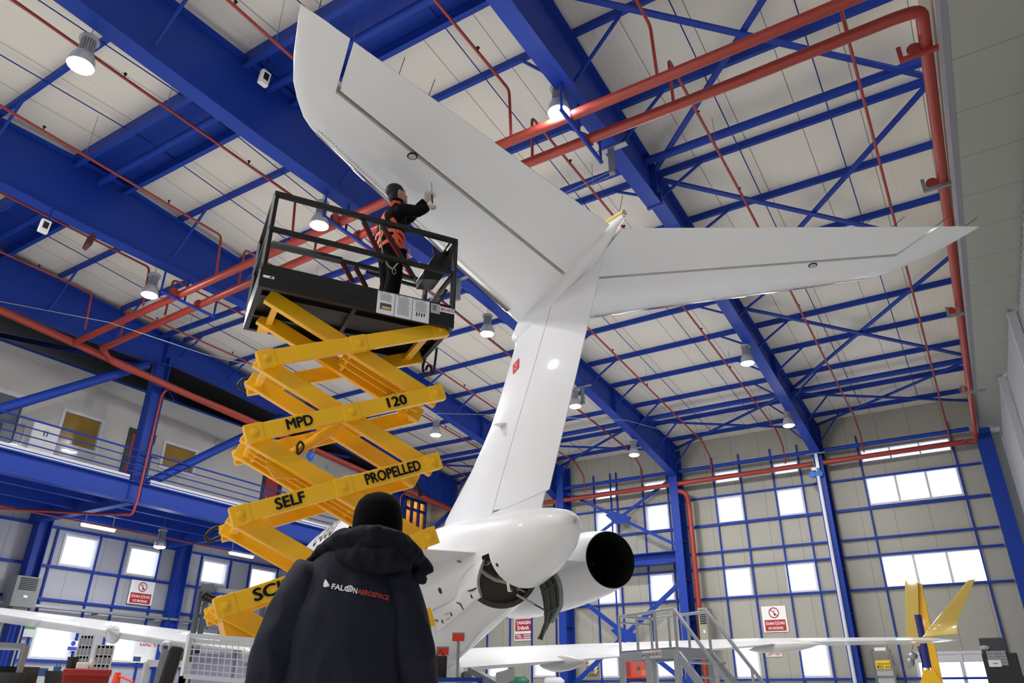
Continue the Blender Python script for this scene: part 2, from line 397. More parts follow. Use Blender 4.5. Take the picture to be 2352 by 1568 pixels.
struct(MB().box(-15, 27, YW+.15, YL, WT-.06, WT).build('trim_8', DARK))
VOID = mat('attic_shade', (26, 25, 24), .8)  # near-black colour stands in for the shade of the attic
struct(MB().box(-15, 27, YL-.06, YL, WT, 10.05).build('wall_attic_shade', VOID))  # added lining before the back wall, its shade put into the colour
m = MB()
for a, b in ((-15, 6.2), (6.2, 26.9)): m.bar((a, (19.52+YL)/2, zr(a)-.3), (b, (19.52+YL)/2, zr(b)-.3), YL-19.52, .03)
struct(m.build('ceiling_attic_shade', VOID))  # added dark sheet under the roof, keeps this bay from looking lit
GLOWG = emit_mat('lit_room_glow', (200, 160, 90), .55)
for h in gal:
    window('y', YW, *h, fr=.09, glass=AMBER)
RDOOR = mat('red_door_paint', (150, 26, 28), .5)
for n, (x0, x1, z0, z1) in ((8, GD), (9, GD2)):
    o = struct(MB().box(x0, x0+.14, YW-.04, YW+.1, z0, z1).box(x1-.14, x1, YW-.04, YW+.1, z0, z1).box(x0+.14, x1-.14, YW-.04, YW+.1, z1-.14, z1).build('door_%d' % n, BLK))
    MB().box(x0+.14, x1-.14, YW+.0, YW+.05, z0, z1-.14).build('door_panel', RDOOR, o)
    MB().box(x0+.2, x0+.24, YW-.05, YW-.0, z0+.95, z0+1.1).build('door_handle', STEEL, o)
o = struct(MB().box(SHUT[0], SHUT[1], YW+.02, YW+.08, SHUT[2], SHUT[3]-.1).build('door_10', mat('roller_shutter', (96, 98, 104), .5)))
MB().box(SHUT[0]-.1, SHUT[1]+.1, YW-.06, YW+.1, SHUT[3]-.1, SHUT[3]+.02).build('door_head', PALE, o)
MB().box(SHUT[1], SHUT[1]+.08, YW-.05, YW+.1, SHUT[2], SHUT[3]-.1).build('door_jamb', LGREY, o)
# lit glazed office at the gallery's far end
x0, x1, z0, z1 = GLS
m = MB()
for k in range(5):
    x = x0+(x1-x0)*k/4; m.box(x-.05, x+.05, YW-.03, YW+.08, z0, z1)
for z in (z0, z0+(z1-z0)*.42, z0+(z1-z0)*.8, z1-.1): m.box(x0, x1, YW-.03, YW+.08, z, z+.1)
o = struct(m.build('window_60', BLUE))
MB().box(x0, x1, YW+.03, YW+.036, z0, z1).build('pane', glass_mat('amber_glass', (196, 170, 128), .1), o)
struct(MB().box(x0-.2, x1+.2, YL-.2, YL-.1, ZG1, WT-.06).box(x0-.3, x0-.2, YW+.15, YL, ZG1, WT-.06).build('wall_office', mat('office_wall', (214, 178, 122), .6)))
k = 0
for i in range(7):
    for j in range(2):
        p = (x0+.4+i*(x1-x0)/7.2, YW+.8+j*1.2, WT-.1)
        dn = thing('downlight', 'small round ceiling light inside the glazed gallery office', 'ceiling light', p, 'downlights in the glazed gallery office')
        MB().lathe([(.09, 0), (.09, .03)], 14, p).build('lamp_disc', emit_mat('downlight_glow', (255, 226, 180), 160) if 'downlight_glow' not in MATS else MATS['downlight_glow'], dn)
        MB().lathe([(.12, .012), (.12, .035)], 14, p).build('bezel', LGREY, dn)
# gallery railing
rl = thing('gallery_railing', 'blue five-bar steel railing along the edge of the gallery', 'railing', (5, YG, ZG1))
for z in [P(0, q, 1, YG).z for q in (943, 963.5, 984, 1003, 1021)]:
    MB().tube([(-15, YG-.02, z), (27, YG-.02, z)], .026 if z > 7.08 else .017, 8).build('rail', BLUE, rl, smooth=60)
for x in (-10, -1.5, 7.3, 15.9, 24.6): MB().tube([(x, YG, ZG1-.1), (x, YG, 7.12)], .022, 8).build('post', BLUE, rl, smooth=60)
# ---- girts: horizontal and vertical rails of the far wall and the left wall
def zfar(px, py): return P(px, py, 0, XF-.06).z
GZ = sorted([zfar(1622, 1143), zfar(1615, 1208), zfar(1622, 1270), zfar(1622, 1306), zfar(1631, 1375), zfar(1700, 1561), zfar(1900, 1060)])
BAYY = [-.85, 3.93, 9.1, 14.2, 19.35, 24.2]
for b in range(3):
    for i, z in enumerate(GZ):
        nm = ('under the wide windows by the doors' if 0 else 'of the bay by the doors', 'of the middle bay', 'of the bay behind the engine')[b]
        h = .062 if i not in (4,) else .085
        o = MB().box(XF-.09, XF-.005, BAYY[b]+.12, BAYY[b+1]-.16, z-h/2, z+h/2).build('wall_girt', BLUE)
        tag(o, f'blue wall rail {nm}, {ORD[i]} from the floor', 'wall rail', 'horizontal rails of the far wall')
vy = []
for (y0, y1, z0, z1, n, lv) in fix: vy += [(y0, z0), (y1, z0)]
def near_col(y):
    for q in (vset):
        if abs(q-y) < .25: return True
    return False
vset = []
for (y0, y1, z0, z1, n, lv) in fix:
    for y in (y0-.04, y1+.04):
        if not near_col(y): vset.append(y)
vset.sort()
for i, y in enumerate(vset):
    o = MB().box(XF-.07, XF-.004, y-.024, y+.024, .0, 9.3).build('wall_stud', BLUE)
    tag(o, f'slim blue upright of the far wall, {ORD[i] if i < 14 else str(i)} from the hangar doors', 'wall rail', 'uprights of the far wall')
zl = sorted({round(P(75, 1294.7, 1, YL).z, 2), round(P(74, 1373, 1, YL).z, 2), round(P(55, 1517, 1, YL).z, 2), round(P(300, 1243, 1, YL).z, 2)})
for i, z in enumerate(zl):
    o = MB().box(-15, 27, YL-.09, YL-.004, z-.036, z+.036).build('wall_girt', BLUE)
    tag(o, f'blue rail of the wall under the gallery, {ORD[i]} from the floor', 'wall rail', 'horizontal rails under the gallery')
xs = []
for h in lw: xs += [h[0]-.05, h[1]+.05]
xs = sorted(set(round(x, 1) for x in xs)); keep = []
for x in xs:
    if all(abs(x-k) > .3 for k in keep): keep.append(x)
for i, x in enumerate(keep):
    o = MB().box(x-.026, x+.026, YL-.07, YL-.004, 0, ZG0-.02).build('wall_stud', BLUE)
    tag(o, f'slim blue upright of the wall under the gallery, {ORD[i]} from the near end', 'wall rail', 'uprights under the gallery')
# ---- rafters
RY = [3.93, 9.06, 14.22, 19.35]
RNAME = ['nearest the hangar doors', 'over the scissor lift and the fin', 'two bays from the gallery', 'along the front of the gallery']
RB = [(-15, 8.6), (-8, 9.2), (0.65, 9.92), (.66, 9.72), (6.2, 9.74), (11.75, 9.9), (11.76, 10.06), (14, 9.97), (18, 9.68), (22.4, 9.2), (25.8, 8.72), (26.7, 8.45)]
def rb(x):
    for (a, za), (b, zb) in zip(RB, RB[1:]):
        if a <= x <= b: return za+(zb-za)*(x-a)/max(1e-6, b-a)
    return RB[-1][1]
for y, nm in zip(RY, RNAME):
    t = thing('roof_rafter', f'deep blue steel I-beam rafter {nm}' if y != RY[1] else 'deep blue steel I-beam rafter running over the lift platform and behind the fin', 'roof beam', (6.2, y, 9.7), 'main rafters of the hangar roof')
    xs = sorted({x for x, z in RB}|{6.2})
    top = [Vector((x, y-.006, zr(x))) for x in xs]; bot = [Vector((x, y-.006, rb(x))) for x in xs]
    m = MB()
    for i in range(len(xs)-1):
        m.add([bot[i], bot[i+1], top[i+1], top[i]]+[p+Vector((0, .012, 0)) for p in (bot[i], bot[i+1], top[i+1], top[i])],
              [(0, 1, 2, 3), (7, 6, 5, 4), (0, 4, 5, 1), (2, 6, 7, 3), (1, 5, 6, 2), (3, 7, 4, 0)])
    m.build('web', BLUE, t)
    m = MB()
    for (a, za), (b, zb) in zip(RB, RB[1:]):
        if b-a > .1: m.bar((a, y, za-.012), (b+.004, y, zb-.012), .3, .026)
    m.build('bottom_flange', BLUE, t)
    m = MB()
    for a, b in ((-15, 6.2), (6.2, 26.9)): m.bar((a, y, zr(a)-.012), (b, y, zr(b)-.012), .26, .024)
    m.build('top_flange', BLUE, t)
    for x in (.66, 11.76): MB().box(x-.035, x+.035, y-.16, y+.16, 9.62 if x < 1 else 9.86, zr(x)-.03 if y > 99 else 10.16).build('splice_plate', BLUE, t)
    for x in (11.6, 20.9, 25.7, 26.3): MB().box(x-.008, x+.008, y-.13, y+.13, rb(x), zr(x)-.02).build('stiffener', BLUE, t)
# ---- columns on the far wall
def icol(name, label, x0, x1, y, z1, w=.3, z0=0., parts=True, group='blue steel columns'):
    t = thing(name, label, 'column', ((x0+x1)/2, y, z0), group)
    MB().box(x0, x0+.025, y-w/2, y+w/2, z0, z1).build('front_flange', BLUE, t)
    MB().box(x1-.025, x1, y-w/2, y+w/2, z0, z1).build('rear_flange', BLUE, t)
    MB().box(x0+.025, x1-.025, y-.008, y+.008, z0, z1).build('web', BLUE, t)
    if parts:
        for k in range(5): MB().box(x0+.025, x1-.025, y-w/2+.01, y+w/2-.01, 2.2+k*1.35, 2.22+k*1.35).build('stiffener', BLUE, t)
    return t
icol('far_column', 'blue far-wall column between the two wide window groups, beside the white downpipe', 26.2, 26.9, RY[0], 9.8)
icol('far_column', 'blue far-wall column behind the aluminium stairs, with a red pipe beside it', 26.2, 26.9, RY[1]+.03, 9.75)
icol('far_column', 'blue far-wall column behind the engine nacelle', 26.2, 26.9, RY[2]-.35, 9.75)
c0 = icol('door_column', 'blue column in the corner between far wall and hangar doors', 26.25, 26.75, -.98, 8.72, .42)
# ---- gallery columns with diagonal braces
for x, lb in ((2.6, 'blue gallery column at the near end'), (11.6, 'blue column in front of the gallery beside the red door'), (22.7, 'blue column in front of the glazed gallery office')):
    icol('gallery_column', lb, x-.2, x+.2, YG+.15, 9.7 if x > 20 else 9.85, .3, ZG0, False)
def obj1(mb, name, m, label, cat, group=None, smooth=None, bevel=0):
    return tag(mb.build(name, m, None, smooth, bevel), label, cat, group)
ztop = 9.35
for (a, b, lb) in (((P(338, 838, 1, YG+.15).x, P(338, 838, 1, YG+.15).z), (P(-120, 975, 1, YG+.15).x, P(-120, 975, 1, YG+.15).z), 'thick blue diagonal brace falling to the left across the gallery front'),
                   ((P(335, 1112, 1, YG+.15).x, P(335, 1112, 1, YG+.15).z), (P(760, 905, 1, YG+.15).x, P(760, 905, 1, YG+.15).z), 'thick blue diagonal brace rising behind the scissor lift in front of the gallery'),
                   ((P(925, 1268, 1, YG+.15).x, P(925, 1268, 1, YG+.15).z), (P(1040, 1174, 1, YG+.15).x, P(1040, 1174, 1, YG+.15).z), 'thick blue diagonal brace in front of the glazed gallery office')):
    obj1(MB().tube([(a[0], YG+.15, a[1]), (b[0], YG+.15, b[1])], .13, 14), 'diagonal_brace', BLUE, lb, 'brace', 'gallery braces', 60)
icol('gallery_back_column', 'blue column between the windows under the gallery, beside the no smoking sign', 16.55, 16.95, YL-.25, ZG0+.3, .36, 0, False)
icol('gallery_back_column', 'blue column behind the tall grey wall heater', 11.6, 12.0, YL-.25, ZG0+.3, .36, 0, False)
# ---- far wall X bracing between second and third columns
for (a, b, z0, z1, lb) in ((RY[2]-.55, RY[1]+.25, zfar(1375, 1130), zfar(1560, 1255), 'upper'), (RY[2]-.55, RY[1]+.25, zfar(1375, 1356), zfar(1362, 1572), 'lower')):
    t = thing('cross_brace', f'{lb} blue X brace with a gusset plate on the far wall behind the engine', 'brace', (26.5, (a+b)/2, min(z0, z1)), 'wall bracing')
    for s in (0, 1): MB().bar((26.52+s*.06, a, z0 if s == 0 else z1), (26.52+s*.06, b, z1 if s == 0 else z0), .05, .16 if lb == 'lower' else .11).build('brace_bar', BLUE, t)
    c = Vector((26.48, (a+b)/2, (z0+z1)/2)); MB().prism([c+Vector((0, .55, .16)), c+Vector((0, .2, .28)), c+Vector((0, -.55, -.05)), c+Vector((0, -.4, -.22)), c+Vector((0, .1, -.25))], (.02, 0, 0)).build('gusset', BLUE, t)
z = zfar(1500, 1285)
obj1(MB().box(26.3, 26.8, RY[1]+.2, RY[2]-.2, z+.12, z+.15).box(26.3, 26.8, RY[1]+.2, RY[2]-.2, z-.25, z-.22).box(26.54, 26.56, RY[1]+.2, RY[2]-.2, z-.22, z+.12), 'wall_beam', BLUE, 'wide blue beam on the far wall between column and engine nacelle', 'beam')
for b in range(3):
    a, c = BAYY[b]+.2, BAYY[b+1]-.2; zt = P(1590, 1078, 0, 26.4).z
    obj1(MB().tube([(26.4, a, zt), (26.4, c, zt)], .07, 12), 'eaves_tube', BLUE, 'round blue strut high on the far wall, '+('over the wide windows by the hangar doors', 'over the single windows between the columns', 'over the X brace')[b], 'strut', 'round struts at the far eaves', 60)
# ---- purlins with fly braces, struts
PX = [-.6, 1.2, 4.1, 8.15, 10.0, 12.1, 13.85, 15.6, 17.4, 19.2, 20.9, 22.7, 24.5, 26.2]
BY = [-1.2]+RY+[24.2]
BAYN = ['the bay beside the hangar doors', 'the bay over the right tailplane', 'the bay over the scissor lift', 'the bay beside the gallery', 'the dark bay over the gallery']
for bi in range(4):
    y0, y1 = BY[bi], BY[bi+1]
    for k, x in enumerate(PX):
        t = thing('roof_purlin', f'slim blue roof purlin in {BAYN[bi]}, {ORD[len(PX)-1-k]} from the far wall', 'purlin', (x, (y0+y1)/2, zr(x)), 'roof purlins')
        MB().box(x-.028, x+.028, y0+.02, y1-.02, zr(x)+.07, zr(x)+.2).box(x-.028, x+.05, y0+.02, y1-.02, zr(x)+.06, zr(x)+.072).build('purlin_bar', BLUE, t)
        if bi < 4 or True:
            for (yr, s) in ((y0, 1), (y1, -1)):
                if yr in RY and x > 3: MB().bar((x, yr+s*.95, zr(x)+.07), (x, yr+s*.06, rb(x)+.28), .045, .045).build('fly_brace', BLUE, t)
    for x in (5.65, 6.75):
        t = thing('ridge_purlin', f'deep blue ridge beam in {BAYN[bi]}, {"near" if x < 6 else "far"} side of the ridge', 'purlin', (x, (y0+y1)/2, zr(x)-.15), 'deep ridge beams')
        MB().box(x-.012, x+.012, y0+.02, y1-.02, zr(x)-.16, zr(x)+.19).build('web', BLUE, t)
        MB().box(x-.05, x+.05, y0+.02, y1-.02, zr(x)-.18, zr(x)-.16).build('flange', BLUE, t)
    obj1(MB().box(5.67, 6.73, y0+.02, y1-.02, 11.2, 11.22), 'ridge_sheet', BLUE, f'blue ridge flashing between the ridge beams in {BAYN[bi]}', 'roof sheet', 'ridge flashing')
    for x, r, nm in ((6.2, .075, 'under the ridge'), (11.35, .085, 'near the rafter splices'), (23.4, .085, 'close to the far wall')):
        z = (zr(x)-.12) if x > 7 else zr(x)-.25
        obj1(MB().tube([(x, y0+.02, z), (x, y1-.02, z)], r, 14), 'strut_tube', BLUE, f'round blue strut tube {nm} in {BAYN[bi]}', 'strut', 'round roof struts', 60)
    # sag rods
    for j in (1, 2):
        y = y0+(y1-y0)*j/3
        obj1(MB().tube([(-.6, y, zr(-.6)+.05), (6.2, y, zr(6.2)+.05), (26.2, y, zr(26.2)+.05)], .011, 6), 'sag_rod', DBLUE, f'thin blue tie rod in {BAYN[bi]}, {"door" if j == 1 else "gallery"} side one', 'tie rod', 'roof tie rods')
# ---- roof X bracing
def xb(bi, xa, xb_, lb):
    y0, y1 = BY[bi], BY[bi+1]; off = -.09
    t = thing('roof_cross_brace', f'blue flat-tube X brace {lb}', 'brace', ((xa+xb_)/2, (y0+y1)/2, zr(xb_)-.2), 'roof X bracing')
    MB().bar((xa, y0+.1, zr(xa)+off), (xb_, y1-.1, zr(xb_)+off), .1, .05).build('brace_bar', BLUE, t)
    MB().bar((xa, y1-.1, zr(xa)+off-.06), (xb_, y0+.1, zr(xb_)+off-.06), .1, .05).build('brace_bar', BLUE, t)
for i, (a, b) in enumerate(((6.95, 11.7), (11.95, 17.2), (17.6, 23.2), (23.5, 26.6))): xb(0, a, b, f'in the bay beside the hangar doors, {ORD[i]} from the ridge')
xb(1, 23.5, 26.6, 'at the far end of the bay over the right tailplane'); xb(2, 23.5, 26.6, 'at the far end of the bay behind the fin'); xb(3, 23.5, 26.6, 'at the far end of the bay beside the gallery')

for i, (xa, xb2) in enumerate(((2.6, 7.0), (11.6, 7.2), (11.8, 16.0), (20.4, 16.2))):
    obj1(MB().tube([(xa, 20.0, rb(xa)+.1), (xb2, 23.8, zr(xb2)-.5)], .07, 10), 'attic_brace', DBLUE, f'dark blue brace in the black attic over the gallery, {ORD[i]} from the near end', 'brace', 'attic braces', 60)

for i, (px, py) in enumerate(((957, 1117), (999, 1133), (1036, 1148))):
    q = P(px, py, 1, 19.9); t = thing('spotlight', f'small warm spotlight in the dark attic over the glazed office, {ORD[i]} from the lift', 'spotlight', q, 'warm attic spotlights')
    MB().lathe([(.07, .0), (.085, .1), (.03, .12)], 14, q).build('housing', DARK, t, 50); MB().lathe([(.068, .002), (.001, -.004)], 14, q).build('lamp_disc', MATS['downlight_glow'], t)
    MB().tube([q+Vector((0, 0, .1)), Vector((q.x, q.y, zr(q.x)-.28))], .01, 6).build('stem', DARK, t)
# ================================================================== pipes
def bend(pts, r=.25, n=5):
    """round the corners of a polyline"""
    pts = [Vector(p) for p in pts]; out = [pts[0]]
    for a, b, c in zip(pts, pts[1:], pts[2:]):
        u, w = (a-b), (c-b); k = min(r, u.length*.45, w.length*.45); u.normalize(); w.normalize()
        for i in range(n+1):
            t = i/n; out.append((b+u*k)*(1-t)**2+b*2*t*(1-t)+(b+w*k)*t*t)
    out.append(pts[-1]); return out
def pipe(name, pts, r, label, group, m=RED, rr=None, n=14, cat='pipe'):
    return tag(MB().tube(bend(pts, rr or r*3), r, n).build(name, m, None, 50), label, cat, group)
G1 = 'red fire sprinkler mains'
ZT = 9.3
t1 = [P(170, 787, 2, ZT), P(520, 628, 2, ZT), P(870, 470, 2, ZT), P(1145, 335, 2, ZT), P(1640, 130, 2, ZT), (8.06, -.9, ZT), (3.0, -1.0, ZT)]
pipe('sprinkler_main', t1, .085, 'thick red pipe, nearer of the parallel pair crossing under the roof', G1)
t2 = [P(235, 800, 2, ZT), P(560, 655, 2, ZT), P(1205, 377, 2, ZT), P(1700, 185, 2, ZT), P(2060, 40, 2, ZT), (8.72, -.985, ZT), (14, -.95, ZT), (20, -.87, 8.95), (25.9, -.78, 8.5), (26.5, -.76, 8.42), (26.5, -.5, 8.42)]
pipe('sprinkler_main', t2, .085, 'thick red pipe that turns the corner and runs along the hangar door wall', G1, rr=.34)
t3 = [P(0, 712, 1, 18.8), P(165, 785, 1, 18.8), P(385, 885, 1, 18.8), P(600, 980, 1, 18.8), P(1040, 1172, 1, 18.8), (26.5, 18.7, 8.35)]
t3 = [Vector(t3[0])+(Vector(t3[0])-Vector(t3[1]))*1.5]+t3
pipe('sprinkler_main', t3, .1, 'thick red pipe running down in front of the gallery', G1)
pipe('sprinkler_main', [(26.45, -.45, 8.42), P(1850, 1068, 0, 26.3), P(1300, 1148, 0, 26.3), (26.3, 18.7, 8.35)], .085, 'thick red pipe running across the far wall below the roof', G1)
z0 = P(235, 800, 2, ZT)
pipe('sprinkler_main', [z0+Vector((0, -.02, 0)), z0+Vector((.5, .35, -.12)), (14.0, 18.72, 9.0), (18, 18.72, 8.75), (26.4, 18.6, 8.2)], .075, 'red pipe lying close beside the gallery main', G1)
p = P(1600, 1118, 0, 26.3)
pipe('sprinkler_riser', [(26.3, RY[1]+.1, p.z), (26.3, RY[1]-.42, p.z-.15), (26.45, RY[1]-.42, p.z-.6), (26.45, RY[1]-.42, .6)], .09, 'red riser pipe running down beside the blue column behind the stairs', G1, rr=.3)
pipe('sprinkler_drop', [P(385, 893, 1, 18.95), P(372, 905, 1, 18.95), P(315, 1150, 1, 18.95), (11.5, 18.95, 5.4), (11.5, 20.6, 5.6), (9.5, 22.5, 5.6)], .035, 'slim red pipe running down the gallery column', 'slim red pipes', rr=.12)
pipe('sprinkler_drop', [(9.5, 22.0, 5.62), (17.2, 22.0, 5.62)], .025, 'slim red pipe under the gallery floor', 'slim red pipes')
pipe('sprinkler_drop', [(22.6, 18.85, 8.5), (22.6, 19.14, 8.35), (22.6, 19.14, 6.0)], .03, 'slim red pipe on the column of the glazed office', 'slim red pipes')
# branch lines with sprinkler heads
def zb(x): return 10.3 if x < 13 else 10.3-.062*(x-13)
BRY = [-.08, 2.46, 5.0, 7.62, 10.35, 12.8, 15.4, 17.75]
BN = ['beside the hangar doors', 'second from the hangar doors', 'third from the hangar doors', 'over the tailplane root', 'over the lift platform', 'left of the lift platform', 'second from the gallery', 'nearest the gallery']
for y, nm in zip(BRY, BN):
    z1 = ZT
    for far in (0, 1):
        if far:
            pts = [(8.72, y, z1), (8.72, y, zb(8.8)), (13, y, zb(13)), (25.8, y, zb(25.8)), (26.3, y, 9.1), (26.3, y, 8.45)]
            pts = [(8.72, y, z1), (8.72, y, zb(8.8)), (13, y, zb(13)), (25.6, y, zb(25.6)), (26.3, y, 9.15), (26.3, y, 8.5)]
        else: pts = [(-6, y, zb(-6)), (7.95, y, zb(7.95)), (8.03, y, z1)]
        if far: dx = z0.x-8.72 if y > 17 else (P(560, 655, 2, ZT).x-8.72)*max(0, min(1, (y-5)/8)); pts = [(8.72+dx, y, z1), (8.72+dx, y, zb(8.8))]+pts[2:]
        else: dx = (P(520, 628, 2, ZT).x-8.07)*max(0, min(1, (y-5)/8)); pts = pts[:1]+[(7.95+dx, y, zb(8)), (8.03+dx, y, z1)]
        o = pipe('sprinkler_branch', pts, .026, f'thin red sprinkler line {nm}, {"far" if far else "near"} side of the pipe pair', 'thin red sprinkler branches', rr=.1, n=8)
        for k in range(7):
            x = (10.2+k*2.55) if far else (7.0-k*2.6)
            if x < -2: continue
            MB().tube([(x, y, zb(x)), (x, y, zb(x)+.09)], .012, 6).lathe([(.03, .085), (.03, .1)], 8, (x, y, zb(x))).build('sprinkler_head', DARK, o)
        for k in range(4):
            x = (11.2+k*4.6) if far else (5.2-k*4)
            if x < 0: continue
            MB().tube([(x, y, zb(x)), (x, y, zr(x)+.2)], .005, 5).build('hanger_rod', GREY, o)
# trapeze hangers carrying the twin pipes
for y, nm in ((RY[0]-.0, 'beside the lamp over the tailplane'), (RY[1], 'above the lift platform'), (RY[2], 'left of the lift platform')):
    xa = 7.75+(.0 if y < 6 else .25*(y-6)/8*1.3); xbm = xa+1.45
    t = thing('pipe_hanger', f'blue trapeze hanger carrying the red pipe pair {nm}', 'pipe hanger', ((xa+xbm)/2, y, ZT-.14), 'blue pipe hangers')
    MB().tube([(xa, y, ZT-.12), (xbm, y, ZT-.12)], .036, 10).build('crossbar', BLUE, t, 60)
    for x in (xa+.02, xa+.62, xbm-.02): MB().tube([(x, y, ZT-.1), (x, y, rb(x))], .024, 8).build('rod', BLUE, t, 60)
    for x in (xa+.32, xa+.98): MB().tube([(x, y-.04, ZT), (x, y+.04, ZT)], .1, 14).build('clamp', RED, t, 60)
# brackets of the door wall pipe
for px, py, m, nm in ((2140, 112, RED, 'red'), (2165, 425, STEEL, 'upper grey'), (2205, 720, STEEL, 'middle grey'), (2228, 900, STEEL, 'lower grey')):
    a = P(px, py, 1, -.92); zz = 9.3 if a.x < 14 else 9.3-.07*(a.x-14); a = P(px, py, 2, zz-.1)
    t = thing('pipe_bracket', f'{nm} bracket holding the red pipe on the hangar door wall', 'bracket', (a.x, -.95, zz-.15), 'door wall pipe brackets')
    MB().box(a.x-.03, a.x+.03, -1.15, -.62, zz-.14, zz-.08).build('arm', m, t)
    MB().box(a.x-.03, a.x+.03, -.68, -.62, zz-.08, zz+.12).build('upstand', m, t)
    MB().tube([(a.x-.02, yd(a.x)+.28, zz), (a.x+.02, yd(a.x)+.28, zz)], .1, 14).build('clamp', RED, t, 60)
# white rainwater pipe beside the first far column
a = P(1884, 1110, 0, 26.1); pipe('downpipe', [(26.1, a.y+.02, 8.1), (26.1, a.y+.02, .2)], .055, 'white vertical downpipe beside the blue far-wall column', None, PALE)
# ================================================================== lamps
def lamp_proto(p, label, hook):
    t = thing('high_bay_lamp', label, 'lamp', p, 'high bay lamps under the rafters')
    z = 0
    def q(prof, o=(0, 0, 0)): return MB().lathe(prof, 24, p)
    q([(.12, .50), (.155, .50), (.16, .53), (.15, .555), (.06, .57)]).build('top_plate', LAMPAL, t, 40)
    m = MB()
    for k in range(20):
        a = 2*math.pi*k/20; c = Vector(p)+Vector((math.cos(a)*.09, math.sin(a)*.09, .38)); m.obox(c, (math.cos(a)*.03, math.sin(a)*.03, 0), (-math.sin(a)*.004, math.cos(a)*.004, 0), (0, 0, .125))
    m.lathe([(.075, .26), (.075, .5)], 16, p).build('heat_sink', LAMPAL, t)
    q([(.115, .27), (.15, .24), (.185, .17), (.2, .1), (.205, .03), (.19, .028), (.18, .1), (.1, .24)]).build('reflector', LAMPAL, t, 40)
    q([(.19, .03), (.16, .005), (.1, -.012), (.03, -.018), (.001, -.018)]).build('lens', LENS, t, 60)
    MB().tube([Vector(p)+Vector((0, 0, .56)), Vector(p)+Vector((.02, 0, .62)), Vector(p)+Vector((0, 0, .66)), Vector(p)+Vector((0, 0, hook))], .008, 6).build('hook', STEEL, t)
    return t
LP = None
LPOS = {}
RL = ['by the doors', 'over the lift', 'left of the lift', 'by the gallery']
for ri, y in enumerate(RY[:3]):
    for k, x in enumerate((-11.5, -6.2, -1.4, 3.32, 7.95, 13.72, 18.5, 22.85)):
        if ri == 2 and x == 3.32: pass
        z = rb(x)-.78 if x < 20 else rb(x)-.62
        place = {7.95: 'beside the pipe pair', 13.72: 'next beyond the pipe pair', 18.5: 'second beyond the pipe pair', 22.85: 'last before the far wall', 3.32: 'nearest the camera'}.get(x, 'on the near half of the hall')
        lab = f'bright high bay lamp on the rafter {RL[ri]}, {place}'
        if x < 0: lab = f'bright high bay lamp on the rafter {RL[ri]}, {ORD[k]} from the near wall'
        if LP is None:
            LP = lamp_proto((0, 0, 0), lab, .78); o = LP
        else: o = copy_tree(LP); o['label'] = lab
        z += {0: {7.95: .3, 13.72: .25, 18.5: .22, 22.85: .13}}.get(ri, {}).get(x, 0.); o.location = (x, y+.14, z); o.scale = (.86, .86, 1.0)
o = copy_tree(LP); o['label'] = 'small high bay lamp hanging under the gallery beside a window'; o['group'] = 'lamps under the gallery'
a = P(366, 1258, 1, 21.0); o.location = a
for ch in [c for c in bpy.data.objects if c.parent == o and c.name.startswith('hook')]: bpy.data.objects.remove(ch)
MB().tube([a+Vector((0, 0, .55)), a+Vector((0, 0, 6.22-a.z))], .008, 6).build('cord', GREY, o)
# fluorescent battens under the gallery
for (p0, p1, lb) in (((190, 1188), (268, 1204), 'over the grey wall heater'), ((528, 1259), (583, 1271), 'behind the scissor arms'), ((-160, 1108), (-60, 1132), 'at the near end')):
    a, b = P(*p0, 1, 22.6), P(*p1, 1, 22.6); b.z = a.z = 5.7
    for q in (a, b): pass
    t = thing('tube_light', f'lit fluorescent tube light under the gallery {lb}', 'tube light', (a+b)/2, 'tube lights under the gallery')
    MB().box(a.x, b.x, 22.52, 22.68, 5.7, 5.76).box(a.x+.1, a.x+.12, 22.59, 22.61, 5.76, 6.25).box(b.x-.12, b.x-.1, 22.59, 22.61, 5.76, 6.25).build('housing', PALE, t)
    MB().tube([a+Vector((.03, 0, -.03)), b+Vector((-.03, 0, -.03))], .05, 10).build('tube', TUBE, t, 60)
# added glowing strips standing in for lamp reflections on the gallery wall
REFL = emit_mat('reflection_glow', (250, 252, 255), 3)
for (pts, lb) in ((((6, 1021), (20, 1018), (34, 1021), (50, 1029)), 'curved white glow strip for a lamp reflection on the gallery wall, left of the white cabinet'), (((142, 1033), (152, 1033), (162, 1038), (177, 1039)), 'curved white glow strip for a lamp reflection on the gallery wall, under the gold window')):
    tag(MB().tube([P(*q, 1, YW-.05) for q in pts], [.012, .018, .018, .012], 8).build('reflection_strip', REFL, None, 60), lb, 'reflection')
# galvanised cable rollers under the rafters, with their cables
for (px, py, y, nm) in ((1402, 325, RY[0], 'beside the pipe pair above the tailplane'), (1052, 668, RY[1], 'behind the platform corner'), (1338, 905, RY[1], 'behind the fin'), (1870, 1022, RY[0], 'at the top of the far column')):
    c = P(px, py, 1, y); zt = rb(min(26, c.x))-.03
    t = thing('cable_roller', f'grey galvanised cable roller bracket {nm}', 'bracket', (c.x, y, zt-.6), 'galvanised cable brackets')
    MB().box(c.x-.06, c.x+.06, y-.3, y+.3, zt-.02, zt).build('plate', STEEL, t)
    MB().box(c.x-.04, c.x+.04, y-.05, y+.05, zt-.5, zt-.02).build('drop_arm', STEEL, t)
    MB().tube([(c.x, y-.05, zt-.53), (c.x, y+.05, zt-.53)], .05, 12).build('roller', GREY, t, 60)
a = Vector((P(1402, 325, 1, RY[0]).x, RY[0], 9.32))
for k, dx in enumerate((0, .1)):
    obj1(MB().tube([a+Vector((dx, 0, 0)), P(1240, 470, 2, 9.35)+Vector((dx, 0, 0))], .006, 5), 'steel_cable', STEEL, ('upper', 'lower')[k]+' grey steel cable strung between the rafter rollers', 'cable', 'steel cables')
